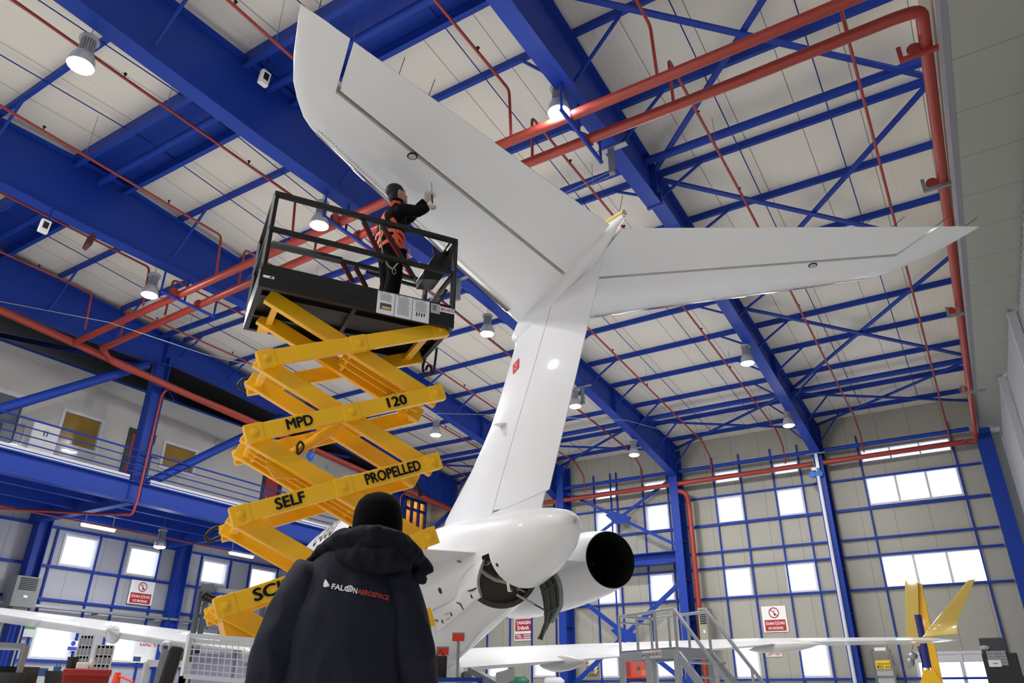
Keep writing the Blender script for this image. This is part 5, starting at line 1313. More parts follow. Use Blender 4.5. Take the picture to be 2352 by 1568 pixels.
# hood and collar bundled behind the neck
JK = organic(TM, 'jacket', NAVY, GB, .0085, 7); noisy(JK.data, .014, 6.5, 2.6)
_g = Gm
def Gm(x, y, z): return _g(x, y+HY, z)
m = MB(); m.tube([Gm(.05, .0, 1.5), Gm(.03, 0, 1.57)], [(.115, .11), (.102, .105)], 18)
m.tube([Gm(.06, .25, 1.475), Gm(.0, .2, 1.51), Gm(-.07, .12, 1.545), Gm(-.105, .02, 1.55), Gm(-.085, -.08, 1.535), Gm(-.02, -.145, 1.505), Gm(.05, -.185, 1.46)], [(.02, .015), (.04, .026), (.06, .045), (.07, .055), (.064, .05), (.05, .036), (.03, .025)], 14)
m.tube([Gm(-.08, .15, 1.49), Gm(-.13, .06, 1.475), Gm(-.135, -.05, 1.47), Gm(-.1, -.13, 1.465)], [.02, .045, .045, .02], 10)
m.tube([Gm(-.12, .1, 1.575), Gm(-.15, .0, 1.58), Gm(-.12, -.1, 1.565)], [.01, .016, .01], 8)
m.tube([Gm(0, -.12, 1.51), Gm(.0, -.19, 1.475), Gm(-.02, -.222, 1.455)], [.035, .03, .01], 8); m.tube([Gm(-.03, -.15, 1.44), Gm(-.01, -.2, 1.415)], [.035, .014], 8)
organic(m, 'hood', mat('dark_hood_cloth', (16, 18, 27), .8, spec=.2, var=.15, vscale=12, bump=.25, bscale=70), GB, .0075, 5); noisy([o for o in bpy.data.objects if o.name == 'hood'][0].data, .008, 14, 16, 3.)
Gm = _g
m = MB(); m.tube([Gm(-.01, TY, .95), Gm(-.01, TY, .84), Gm(-.01, TY, .76)], [(.19, .14), (.205, .15), (.19, .14)], 18)
for q in (-1, 1): m.tube([Gm(0, TY+q*.09, .85), Gm(.0, TY+q*.105, .7), Gm(.02, TY+q*.11, .48), Gm(0, TY+q*.115, .3), Gm(-.02, TY+q*.12, .1)], [.11, .105, .09, .088, .085], 14)
organic(m, 'trousers', TROU, GB, .013, 5)
m = MB(); uu = (U_-hf*U_.dot(hf)).normalized(); rr_ = hf.cross(uu)
m.loft([[HC+uu*z_-hf*.012+(rr_*math.cos(2*math.pi*j/28)*r_*.92+hf*math.sin(2*math.pi*j/28)*r_*1.08) for j in range(28)] for r_, z_ in ((.1, -.085), (.107, -.05), (.1095, .0), (.108, .035), (.102, .07), (.088, .103), (.06, .127), (.022, .139), (.002, .141))])
organic(m, 'knit_hat', KNIT, GB, .0075, 3)
bpy.context.view_layer.update()
bv = bvh_world(JK, GP)
lr = (CR*.985-CU*.17).normalized(); lu = (CU*.985+CR*.17)
def onback(px, py):
    h = bv.ray_cast(Vector((0, 0, CAMZ)), ray(px, py).normalized()); return h[0] if h[0] else PN(px, py, gf, gf.dot(GP)-.17)
bd = gf
o_ = onback(763, 1350)
WLOGO = mat('white_print', (225, 228, 236), .5); RLOGO = mat('red_print', (205, 62, 50), .5)
lettering('FALC', onback(761, 1351), lr, lu, .021, WLOGO, JK, 'back_lettering', bold=.03, width=.066, bvh=bv, bdir=bd)
c = onback(804, 1352)
for r0, mm in ((.0125, WLOGO), (.0075, mat('pale_blue_print', (150, 160, 180), .5)), (.003, WLOGO)):
    MB().add([c+(lr*math.cos(2*math.pi*j/20)+lu*math.sin(2*math.pi*j/20))*r0-gf*(.008+.001*(.0125-r0)*200) for j in range(20)], [tuple(range(20))]).build('logo_roundel', mm, JK)
lettering('N', onback(811, 1361), lr, lu, .021, WLOGO, JK, 'back_lettering', bold=.03, width=.014, bvh=bv, bdir=bd)
lettering('AEROSPACE', onback(820, 1362), lr, lu, .019, RLOGO, JK, 'back_lettering', bold=.022, width=.118, bvh=bv, bdir=bd, shear=.1)
pts = [onback(*q)-gf*.006 for q in ((747, 1330), (743, 1341), (743, 1348), (755, 1348), (759, 1347), (751, 1334))]
MB().add(pts, [(0, 1, 2, 3, 4, 5)]).build('logo_fin', WLOGO, JK)
pts = [onback(*q)-gf*.007 for q in ((748, 1349), (760, 1348), (757, 1344))]
MB().add(pts, [(0, 1, 2)]).build('logo_fin', RLOGO, JK)
# ================================================================== signs and fittings on the walls
UZ = Vector((0, 0, 1)); HF_ = Vector((CF.x, CF.y, 0)).normalized()
def wallrect(tl, br, wall='far', off=.1):
    """rectangle on a wall from two photograph corners: origin (lower left as seen), right vector, width, height"""
    if wall == 'far':
        a, b = P(*tl, 0, XF-off), P(*br, 0, XF-off); return Vector((XF-off, max(a.y, b.y), min(a.z, b.z))), Vector((0, -1, 0)), abs(a.y-b.y), abs(a.z-b.z)
    a, b = P(*tl, 1, YL-off), P(*br, 1, YL-off); return Vector((min(a.x, b.x), YL-off, min(a.z, b.z))), Vector((1, 0, 0)), abs(a.x-b.x), abs(a.z-b.z)
def panel(o, r, w, h, x0, x1, z0, z1, m_, nm, parent=None, d0=0., d1=.012):
    n = r.cross(UZ); c = o+r*(w*(x0+x1)/2)+UZ*(h*(z0+z1)/2)+n*((d0+d1)/2)
    return MB().obox(c, r*(w*(x1-x0)/2), UZ*(h*(z1-z0)/2), n*((d1-d0)/2)).build(nm, m_, parent)
def ring(o, r, w, h, cx, cz, ro, ri, m_, nm, parent, d=.016):
    n = r.cross(UZ); c = o+r*(w*cx)+UZ*(h*cz)+n*d; k = 28
    vs = [c+(r*math.cos(2*math.pi*j/k)+UZ*math.sin(2*math.pi*j/k))*q for q in (ro, ri) for j in range(k)]
    return MB().add(vs, [(j, (j+1) % k, k+(j+1) % k, k+j) for j in range(k)]).build(nm, m_, parent)
def sign(nm, label, tl, br, wall='far', group=None, m_=WHT, off=.1):
    o, r, w, h = wallrect(tl, br, wall, off); n = r.cross(UZ)
    t = thing(nm, label, 'sign', o+r*w/2, group); panel(o, r, w, h, 0, 1, 0, 1, m_, 'board', t); return t, o+n*.012, r, w, h
def nosmoke(label, tl, br, wall, group='no smoking signs', off=.1):
    t, o, r, w, h = sign('no_smoking_sign', label, tl, br, wall, group, off=off); n = r.cross(UZ)
    panel(o, r, w, h, .07, .93, .04, .47, SRED, 'text_panel', t, 0, .004)
    q = o+n*.004
    lettering('SİGARA İÇİLMEZ', q+r*w*.11+UZ*h*.285, r, UZ, h*.1, WHT, t, width=w*.78, bold=.02)
    lettering('NO SMOKING', q+r*w*.2+UZ*h*.1, r, UZ, h*.1, WHT, t, width=w*.6, bold=.02)
    R0 = min(w*.25, h*.21); ring(o, r, w, h, .5, .74, R0, R0*.8, SRED, 'prohibition_ring', t, .003)
    c = o+r*w*.5+UZ*h*.74+n*.004; dd = (r*.7-UZ*.7); MB().bar(c-dd*R0*.9, c+dd*R0*.9, R0*.16, .002, n).build('prohibition_bar', SRED, t)
    MB().bar(c+r*R0*.1-UZ*R0*.55+n*.001, c+r*R0*.12-UZ*R0*.15+n*.001, R0*.28, .002, n).tube([c+r*R0*.12-UZ*R0*.1+n*.002, c+r*R0*-.1+UZ*R0*.15+n*.002, c+r*R0*.2+UZ*R0*.5+n*.002], R0*.05, 6).build('cigarette_symbol', INK, t)
    return t
nosmoke('white and red no smoking sign on the far wall beside the stairs', (1748, 1393), (1812, 1450), 'far', off=.015)
nosmoke('white and red no smoking sign on the wall under the gallery', (303, 1330), (346, 1391), 'left')
t, o, r, w, h = sign('no_smoking_notice', 'small faded red prohibition notice beside the grey trolley', (2037, 1502), (2055, 1525), 'far', None, BEIGE, .015)
panel(o, r, w, h, .05, .95, .05, .42, mat('faded_red', (170, 84, 66), .6), 'text_panel', t, 0, .004); ring(o, r, w, h, .5, .72, h*.25, h*.18, MATS['faded_red'], 'prohibition_ring', t, .004)
t, o, r, w, h = sign('fire_phone_sign', 'red and white fire alarm phone number sign below the engine nacelle', (1182, 1420), (1223, 1470), 'far', off=.015)
panel(o, r, w, h, .05, .95, .42, .95, SRED, 'text_panel', t, 0, .004); panel(o, r, w, h, .05, .95, .07, .3, SRED, 'text_panel', t, 0, .004)
n = r.cross(UZ); q = o+n*.004
for s_, x, z, ww in (('YANGIN', .09, .72, .82), ('İHBAR', .16, .48, .68), ('TEL: 2222', .09, .115, .82)): lettering(s_, q+r*w*x+UZ*h*z, r, UZ, h*.15, WHT, t, width=w*ww, bold=.03)
t, o, r, w, h = sign('safety_first_sign', 'narrow safety first sign with red lettering on the far wall', (1759, 1499), (1797, 1507), 'far', off=.015)
lettering('SAFETY FIRST', o+r*w*.05+UZ*h*.22, r, UZ, h*.56, SRED, t, width=w*.9, bold=.03, shear=.2)
t, o, r, w, h = sign('door_notice', 'white notice with red capitals under the gallery beside the window', (314, 1452), (368, 1524), 'left')
lettering('YANGIN KAPISI', o+r*w*.12+UZ*h*.8, r, UZ, h*.09, SRED, t, width=w*.76, bold=.02); lettering('KAPALI TUT', o+r*w*.18+UZ*h*.56, r, UZ, h*.1, SRED, t, width=w*.66, bold=.03)
panel(o, r, w, h, .06, .42, .28, .52, PAPER, 'pinned_sheet', t, 0, .004); panel(o, r, w, h, .06, .3, .04, .2, PBLU, 'pinned_sheet', t, 0, .004)
t, o, r, w, h = sign('first_aid_sign', 'green and white notice beside the lower window under the gallery', (52, 1430), (75, 1463), 'left', None, PALE)
panel(o, r, w, h, 0, 1, .58, 1, mat('sign_green', (52, 150, 62), .5), 'green_panel', t, 0, .004)
t, o, r, w, h = sign('mandatory_sign', 'small blue round mandatory sign between the lower windows under the gallery', (158, 1470), (175, 1495), 'left')
SBLU = mat('sign_blue', (60, 70, 180), .5); n = r.cross(UZ)
panel(o, r, w, h, .05, .95, .05, .4, SBLU, 'text_panel', t, 0, .004); MB().add([o+r*w*.5+UZ*h*.72+n*.004+(r*math.cos(a)+UZ*math.sin(a))*h*.25 for a in [2*math.pi*j/24 for j in range(24)]], [tuple(range(24))]).build('blue_disc', SBLU, t)
# hose reel cabinet
o, r, w, h = wallrect((1440, 1514), (1494, 1557), 'far', .1); n = r.cross(UZ)
t = thing('hose_cabinet', 'red fire hose cabinet with a round window on the far wall under the stairs', 'fire hose', o+r*w/2)
panel(o, r, w, h, 0, 1, 0, 1, REDP, 'body', t, -.1, .14); panel(o, r, w, h, .24, .97, .05, .95, mat('red_door_panel', (208, 60, 40), .4), 'door', t, .14, .155); panel(o, r, w, h, .04, .17, .1, .88, mat('smoked_window', (120, 60, 50), .2), 'side_window', t, .14, .15)
ring(o, r, w, h, .58, .5, h*.4, .001, mat('hose_red', (176, 84, 70), .5), 'hose_reel', t, .158); ring(o, r, w, h, .58, .5, h*.12, .001, mat('hose_hub', (110, 60, 58), .5), 'reel_hub', t, .16); panel(o, r, w, h, .7, .93, .12, .42, mat('orange_card', (226, 96, 66), .5), 'label_card', t, .158, .162)
# striped fire alarm board
def stripes():
    m_ = mat('hazard_stripes', (236, 190, 30), .5); nt = m_.node_tree; b = nt.nodes['Principled BSDF']; g = nt.nodes.new('ShaderNodeNewGeometry'); s_ = nt.nodes.new('ShaderNodeVectorMath'); s_.operation = 'DOT_PRODUCT'; s_.inputs[1].default_value = (8, 8, 8)
    nt.links.new(g.outputs['Position'], s_.inputs[0]); f = nt.nodes.new('ShaderNodeMath'); f.operation = 'FRACT'; nt.links.new(s_.outputs['Value'], f.inputs[0]); l = nt.nodes.new('ShaderNodeMath'); l.operation = 'LESS_THAN'; l.inputs[1].default_value = .5; nt.links.new(f.outputs[0], l.inputs[0])
    x = nt.nodes.new('ShaderNodeMix'); x.data_type = 'RGBA'; x.inputs['A'].default_value = srgb((236, 190, 30)); x.inputs['B'].default_value = srgb((20, 20, 20)); nt.links.new(l.outputs[0], x.inputs['Factor']); nt.links.new(x.outputs['Result'], b.inputs['Base Color']); return m_
HAZ = stripes()
o, r, w, h = wallrect((1347, 1506), (1376, 1550), 'far', .015)
t = thing('fire_alarm_board', 'fire alarm point in a yellow and black striped frame on the far wall', 'fire alarm', o+r*w/2)
panel(o, r, w, h, 0, 1, 0, 1, PALE, 'board', t)
for q in ((0, .12, 0, 1), (.88, 1, 0, 1), (.12, .88, 0, .09)): panel(o, r, w, h, *q, HAZ, 'striped_frame', t, .012, .018)
panel(o, r, w, h, .25, .6, .2, .5, mat('alarm_red', (170, 70, 50), .5), 'call_point', t, .012, .07); panel(o, r, w, h, .25, .75, .6, .78, WHT, 'info_sheet', t, .012, .016)
o, r, w, h = wallrect((1442, 1561), (1482, 1600), 'far', .015)
t = thing('striped_board', 'yellow and black striped frame below the hose cabinet', 'board', o+r*w/2); panel(o, r, w, h, 0, 1, .86, 1, HAZ, 'striped_frame', t); panel(o, r, w, h, .1, .9, .1, .86, PALE, 'board', t)
# tall wall heaters
def heater(label, tl, br, wall, body):
    o, r, w, h = wallrect(tl, br, wall, .75); n = r.cross(UZ)
    t = thing('wall_heater', label, 'heater', o+r*w/2, 'tall wall heaters')
    panel(o, r, w, h, 0, 1, 0, 1, body, 'casing', t, -.55, 0)
    for k in range(7): panel(o, r, w, h, .15, .85, .55+.06*k, .55+.06*k+.035, INK, 'louvre', t, 0, .01)
    panel(o, r, w, h, .42, .58, .3, .38, WHT, 'gauge', t, 0, .012); panel(o, r, w, h, .2, .8, -.25, 0, body, 'duct', t, -.4, -.1)
    # standing frame down to the floor
    for x in (.1, .9): MB().bar(o+r*w*x-n*.3, Vector(((o+r*w*x-n*.3).x, (o+r*w*x-n*.3).y, 0)), .05, .05).build('leg', GREY, t)
heater('tall beige heater with louvres beside the blue column behind the stairs', (1602, 1396), (1632, 1478), 'far', mat('heater_beige', (150, 148, 132), .5))
heater('tall grey heater with louvres on the wall under the gallery', (42, 1320), (80, 1396), 'left', GREY)
# cable tray along the wall under the gallery
a, b = P(70, 1393, 1, YL-.25), P(560, 1462, 1, YL-.25)
t = thing('cable_tray', 'grey perforated cable tray along the wall under the gallery', 'cable tray', (a.x, YL-.25, a.z))
MB().box(a.x-3, 25.5, YL-.4, YL-.1, a.z, a.z+.02).box(a.x-3, 25.5, YL-.41, YL-.4, a.z, a.z+.07).build('tray', STEEL, t)
for k in range(8): MB().box(a.x-2+k*2, a.x-1.96+k*2, YL-.4, YL, a.z-.05, a.z).build('bracket', GREY, t)
# white cabinet, boxes on the gallery
a, b = P(62, 971, 1, YW-.1), P(121, 989, 1, YW-.1)
t = thing('white_cabinet', 'tall white cabinet standing against the gallery wall', 'cabinet', ((a.x+b.x)/2, YW-.28, ZG1))
MB().box(a.x, b.x, YW-.5, YW-.06, ZG1, a.z).build('body', WHT, t, bevel=.01)
MB().box(a.x+.02, (a.x+b.x)/2-.01, YW-.515, YW-.5, ZG1+.05, a.z-.08).build('door', WHT, t); MB().box((a.x+b.x)/2+.01, b.x-.02, YW-.515, YW-.5, ZG1+.05, a.z-.08).build('door', WHT, t)
for s_ in (-.04, .04): MB().box((a.x+b.x)/2+s_-.01, (a.x+b.x)/2+s_+.01, YW-.53, YW-.515, a.z-.35, a.z-.2).build('handle', INK, t)
a = P(22, 975, 1, YW-.1); obj1(MB().box(a.x-.2, a.x+.1, YW-.2, YW-.02, a.z-.5, a.z), 'wall_box', GREY, 'grey electrical box on the gallery wall left of the white cabinet', 'box', None, None, .01)
a = P(360, 1036, 1, YW-.1); obj1(MB().box(a.x-.2, a.x+.12, YW-.15, YW-.01, a.z-.2, a.z+.15), 'wall_dispenser', LGREY, 'small grey dispenser on the gallery wall beside the red door', 'box', None, None, .01)
for (px, py, lb) in ((500, 1015, 'behind the yellow arms'), (753, 1074, 'below the red main')):
    a = P(px, py, 1, YW-.02); obj1(MB().lathe([(.1, 0), (.09, .05), (.001, .06)], 18, a, (0, -1, 0)), 'wall_vent', LGREY, f'round vent on the white gallery wall {lb}', 'vent', 'round wall vents', 50)
# ================================================================== aluminium access stairs
def azel(px, py):
    d = ray(px, py); hh = math.hypot(d.x, d.y); return Vector((d.x/hh, d.y/hh, 0)), d.z/hh
dv, e0 = azel(1548, 1398); _, e1_ = azel(1552, 1487); D0 = 13.4; RH = (e0-e1_)*D0
S0 = dv*D0; ZD = CAMZ+e1_*D0                 # near right corner of the deck
ea = R(61.5); E1 = Vector((math.cos(ea), math.sin(ea), 0)); E2 = Vector((E1.y, -E1.x, 0))
def along(px, py, base, dirv):
    """distance along dirv from base to the sight line's vertical plane"""
    d = ray(px, py); nn = Vector((-d.y, d.x, 0)); return -(base.dot(nn))/dirv.dot(nn)
LP1 = along(1421, 1413, S0, E1); WD = along(1624, 1405, S0, E2)
ST = thing('access_stairs', 'aluminium access stairs with handrails and a raised platform in front of the wing', 'stairs', S0+E1*LP1/2+E2*WD/2)
def S(a, b, z): return S0+E1*a+E2*b+UZ*z
def sbar(p, q, w=.045, nm='handrail', h=None): return MB().bar(p, q, w, h or w).build(nm, ALU, ST, bevel=.004)
MB().obox(S(LP1/2, WD/2, ZD-.07), E1*LP1/2, E2*WD/2, UZ*.02).build('deck', ALU, ST)
for p, q in ((S(0, 0, ZD-.07), S(LP1, 0, ZD-.07)), (S(0, WD, ZD-.07), S(LP1, WD, ZD-.07)), (S(0, 0, ZD-.07), S(0, WD, ZD-.07)), (S(LP1, 0, ZD-.07), S(LP1, WD, ZD-.07))): sbar(p, q, .03, 'deck_edge', .16)
for b in (0, WD):
    sbar(S(0, b, ZD+RH), S(LP1, b, ZD+RH))
    for k in range(4): sbar(S(LP1*k/3, b, ZD-.1), S(LP1*k/3, b, ZD+RH), .04, 'post')
    for a in (0.03, LP1-.03): sbar(S(a, b, 0), S(a, b, ZD-.1), .09, 'leg')
sbar(S(LP1*.5, 0, 0), S(LP1*.5, 0, ZD-.1), .09, 'leg')
sbar(S(LP1, 0, ZD+RH), S(LP1, WD, ZD+RH)); sbar(S(LP1, 0, ZD+.5), S(LP1, WD, ZD+.5), .035)
sbar(S(0, 0, ZD+.0), S(LP1, 0, ZD+.0), .03)
run = ZD*.95
for b in (0, WD):
    sbar(S(0, b, ZD-.1), S(-run, b, 0.05), .04, 'stringer', .14)
    sbar(S(0, b, ZD+RH), S(-run, b, RH*.95)); sbar(S(-run, b, 0), S(-run, b, RH*.95), .04, 'post'); sbar(S(-run*.5, b, ZD*.5), S(-run*.5, b, ZD*.5+RH*.95), .04, 'post')
for k in range(1, 8):
    f = k/8; MB().obox(S(-run*f, WD/2, ZD*(1-f)), E1*.11, E2*WD/2, UZ*.016).build('step', ALU, ST)
o = S(LP1*.58, -.02, ZD-.13); rr = -E1
pl = MB().obox(S(LP1*.42, -.018, ZD-.07), E1*LP1*.17, E2*.002, UZ*.06).build('name_plate', WHT, ST)
lettering('FALCON', S(LP1*.56, -.021, ZD-.1), rr, UZ, .05, INK, pl, width=LP1*.13, bold=.02); lettering('AEROSPACE', S(LP1*.42, -.021, ZD-.1), rr, UZ, .05, SRED, pl, width=LP1*.16, bold=.01)
MB().add([S(LP1*.585, -.021, ZD-.11), S(LP1*.565, -.021, ZD-.11), S(LP1*.585, -.021, ZD-.03)], [(0, 1, 2)]).build('logo_fin', INK, pl)
# ================================================================== right-hand side equipment
XC = 22.5
def C(px, py, x=XC): return P(px, py, 0, x)
t = thing('workshop_crane', 'yellow mobile workshop crane with a blue hydraulic ram behind the wing tip', 'crane', Vector((XC, C(2140, 1560).y, 0)))
top = C(2094, 1336); bot = C(2098, 1480); base = C(2150, 1600)
MB().bar(top, top+UZ*-.02+(bot-top)*1.0, .3, .16, (1, 0, 0)).build('jib', GOLD, t, bevel=.01)
MB().bar(top+Vector((.1, -.12, -.05)), C(2155, 1568)-UZ*.4, .2, .14, (1, 0, 0)).build('mast', YEL, t, bevel=.01)
MB().tube([C(2106, 1412), C(2131, 1533)], .1, 12).build('ram_cylinder', mat('ram_blue', (40, 42, 120), .4), t, 60)
MB().tube([C(2131, 1533), C(2136, 1570)], .05, 10).build('ram_rod', CHROME, t, 60)
yb = C(2140, 1568).y
MB().add([Vector((XC-.1, yb-.75, .2)), Vector((XC-.1, yb+.75, .2)), Vector((XC-.1, yb+.12, 1.75)), Vector((XC-.1, yb-.12, 1.75)), Vector((XC+.05, yb-.75, .2)), Vector((XC+.05, yb+.75, .2)), Vector((XC+.05, yb+.12, 1.75)), Vector((XC+.05, yb-.12, 1.75))], [(0, 1, 2, 3), (7, 6, 5, 4), (0, 4, 5, 1), (1, 5, 6, 2), (2, 6, 7, 3), (3, 7, 4, 0)]).build('gusset_frame', YEL, t)
for s_ in (-1, 1): MB().box(XC-1.6, XC+.2, yb+s_*.6-.06, yb+s_*.6+.06, .12, .24).build('foot', YEL, t)
for s_ in (-1, 1):
    for x in (XC-1.5, XC+.1): MB().lathe([(.01, -.03), (.08, -.03), (.08, .03), (.01, .03)], 14, (x, yb+s_*.6, .08), (0, 1, 0)).build('castor', RUB, t)
q = C(2092, 1470)
MB().tube([bot, C(2092, 1500)], .012, 6).build('chain', GREY, t)
m = MB().ell(C(2096, 1506), .1, .12, .1).ell(C(2092, 1520), .08, .09, .12).tube([C(2088, 1518), C(2086, 1535), C(2094, 1530)], .03, 8); m.build('hook_block', STEEL, t, 60)
MB().tube([C(2106, 1475), C(2118, 1520), C(2122, 1560)], .014, 6).build('hose', RUB, t)
# parked trolley with its load sign
o, r, w, h = wallrect((2000, 1490), (2073, 1640), 'far', .5); h0 = o.z
t = thing('platform_trolley', 'grey folding trolley parked upright with a yellow load sign', 'trolley', Vector((XF-.5, o.y-w/2, 0)))
a, b = o, o+r*w; zt = P(2010, 1491, 0, XF-.5).z
for p in (a, b): MB().tube([Vector((p.x, p.y, .1)), Vector((p.x, p.y, zt))], .03, 8).build('frame_tube', GREY, t, 60)
for z in (zt, zt-.75, .3): MB().tube([Vector((a.x, a.y, z)), Vector((b.x, b.y, z))], .025, 8).build('cross_tube', GREY, t, 60)
MB().box(a.x+.02, a.x+.04, b.y+.03, a.y-.03, .35, zt-.3).build('back_sheet', LGREY, t)
MB().box(a.x-.45, a.x+.05, b.y, a.y, .1, .16).build('platform', GREY, t)
for y in (a.y, b.y): MB().lathe([(.01, -.03), (.09, -.03), (.09, .03), (.01, .03)], 14, (a.x, y, .09), (0, 1, 0)).build('wheel', RUB, t)
z1, z2 = P(2010, 1516, 0, XF-.53).z, P(2010, 1536, 0, XF-.53).z
pl = MB().box(a.x-.03, a.x+.01, b.y+.06, a.y-.06, z2, z1).build('load_sign', mat('sign_yellow', (232, 196, 40), .5), t)
hh = z1-z2; ww = a.y-b.y-.12
lettering('TAŞIMA KAPASİTESİ', Vector((a.x-.032, a.y-.1, z2+hh*.52)), (0, -1, 0), UZ, hh*.12, INK, pl, width=ww*.85, bold=.02)
MB().box(a.x-.033, a.x-.03, a.y-.09-ww*.45, a.y-.09, z2+hh*.1, z2+hh*.38).build('print', INK, pl)
lettering('500', Vector((a.x-.036, a.y-.13, z2+hh*.14)), (0, -1, 0), UZ, hh*.2, MATS['sign_yellow'], pl, width=ww*.35, bold=.03); lettering('KG', Vector((a.x-.032, a.y-.12-ww*.5, z2+hh*.12)), (0, -1, 0), UZ, hh*.22, INK, pl, width=ww*.3, bold=.02)
MB().box(a.x-.03, a.x+.01, b.y+.1, a.y-.1, zt-.04, zt+.05).build('name_plate', WHT, t)
# dark cabinet in the corner
xk = 24.6; a, b = P(2246, 1470, 0, xk), P(2312, 1470, 0, xk); zt = P(2270, 1464, 0, xk).z
DG2 = mat('dark_green_casing', (30, 38, 38), .55)
t = thing('equipment_cabinet', 'dark green equipment cabinet with a taped notice in the corner by the doors', 'cabinet', Vector((xk+.4, (a.y+b.y)/2, 0)))
zm = P(2270, 1500, 0, xk).z
MB().box(xk, xk+.8, b.y-.15, a.y+.0, 0, zm).build('casing', DG2, t, bevel=.02); MB().box(xk+.02, xk+.7, b.y+.04, a.y-.02, zm, zt).build('top_unit', mat('top_unit_grey', (58, 60, 64), .5), t, bevel=.02)
zg0, zg1 = P(2280, 1528, 0, xk).z, P(2280, 1494, 0, xk).z
m = MB(); ya, yb2 = a.y-.12, b.y+.1
for k in range(9): y = ya+(yb2-ya)*k/8; m.box(xk-.012, xk-.004, y-.006, y+.006, zg0, zg1)
for k in range(6): z = zg0+(zg1-zg0)*k/5; m.box(xk-.012, xk-.004, yb2, ya, z-.006, z+.006)
m.build('wire_grid', GREY, t); MB().box(xk-.003, xk, yb2, ya, zg0, zg1).build('grille_back', LGREY, t)
pz0, pz1 = P(2285, 1531, 0, xk).z, P(2285, 1515, 0, xk).z; pa, pb = P(2270, 1520, 0, xk).y, P(2299, 1520, 0, xk).y
pp = MB().box(xk-.02, xk-.015, pb, pa, pz0, pz1).build('notice_sheet', PAPER, t); MB().box(xk-.022, xk-.02, pb+.08, pa-.1, (pz0+pz1)/2-.015, (pz0+pz1)/2+.01).build('print', TXT, pp)
a2 = P(2262, 1487, 0, xk); tag(MB().ell(a2+Vector((.02, 0, 0)), .06, .12, .06).build('plastic_bag', mat('pale_plastic', (150, 165, 180), .3), None, 60), 'crumpled pale plastic bag on the dark cabinet', 'bag')
# ================================================================== under and around the aircraft
for (px, py, pb_, l, lb) in ((1053, 1464, 1473, -.55, 'red block on a slim steel stand under the fuselage, taller of the two'), (1017, 1496, 1505, -.75, 'red block on a slim steel stand under the fuselage, lower of the two')):
    c = AP(px, py, l)
    t = thing('block_stand', lb, 'stand', Vector((c.x, c.y, 0)), 'red block stands under the fuselage')
    MB().obox(c, CR*.085, HF_*.06, UZ*.045).build('red_block', REDP, t, bevel=.006); MB().obox(c+UZ*.055, CR*.085, HF_*.06, UZ*.01).build('pad', GREY, t)
    MB().tube([Vector((c.x, c.y, .05)), c-UZ*.045], .022, 10).build('pole', STEEL, t, 60); MB().tube([Vector((c.x, c.y, 1.3 if l > -.6 else 1.15)), Vector((c.x, c.y, .05))], .032, 10).build('sleeve', STEEL, t, 60)
    MB().lathe([(.001, 0), (.2, 0), (.2, .03), (.03, .06)], 20, (c.x, c.y, 0)).build('foot_plate', GREY, t)
c = AP(1010, 1532, -1.3)
t = thing('black_equipment_bag', 'black square equipment bag hanging in front of the fuselage stands', 'bag', c-UZ*.15); MB().obox(c, CR*.085, HF_*.04, UZ*.13).build('bag_body', RUB, t, bevel=.015); MB().tube([c+UZ*.12-CR*.05, c+UZ*.2, c+UZ*.12+CR*.05], .008, 6).build('strap', RUB, t)
c = AP(1040, 1561, -1.2)
t = thing('blue_work_stand', 'low blue steel work stand under the tail', 'stand', Vector((c.x, c.y, 0)))
MB().obox(c, CR*.36, HF_*.25, UZ*.02).build('top_frame', BLUE, t)
for i in (-1, 1):
    for j in (-1, 1): q = c+CR*.33*i+HF_*.2*j; MB().bar(Vector((q.x, q.y, 0)), Vector((q.x, q.y, c.z)), .04, .04).build('leg', BLUE, t)
c = AP(1125, 1552, 1.0)
t = thing('grey_tow_arm', 'grey folding arm with a pale cover beside the wing root', 'equipment', Vector((c.x, c.y, 0)))
MB().bar(AP(1082, 1538, 1.0), AP(1150, 1575, 1.0), .14, .1).build('arm', GREY, t, bevel=.01); MB().obox(AP(1160, 1553, 1.0), CR*.16+CU*.05, CU*.1, CF*.05).build('cover', LGREY, t, bevel=.02); MB().bar(AP(1070, 1545, 1.0), AP(1072, 1590, 1.0), .16, .2).build('post', GREY, t)
for (px0, px1, py, mm, lb) in ((1172, 1214, 1564, mat('gas_green', (30, 110, 80), .4), 'green gas cylinder lying on a rack below the far wall'), (1252, 1296, 1565, PALE, 'pale gas cylinder lying on a rack below the far wall')):
    a, b = P(px0, py, 0, 25), P(px1, py, 0, 25); d = (b-a).normalized(); L_ = (b-a).length
    t = thing('gas_cylinder', lb, 'gas cylinder', (a+b)/2-UZ*.2, 'gas cylinders below the far wall'); MB().lathe([(.02, 0), (.12, .03), (.15, .1), (.15, L_-.15), (.06, L_-.02), (.04, L_)], 18, a, d).build('cylinder_body', mm, t, 50); MB().box(24.85, 25.15, min(a.y, b.y)+.05, max(a.y, b.y)-.05, 0, a.z-.15).build('rack', GREY, t)
# ================================================================== left-hand side equipment
def Q(px, py, d):
    """point on the sight line at horizontal distance d"""
    dv_, e_ = azel(px, py); return dv_*d+UZ*(CAMZ+e_*d)
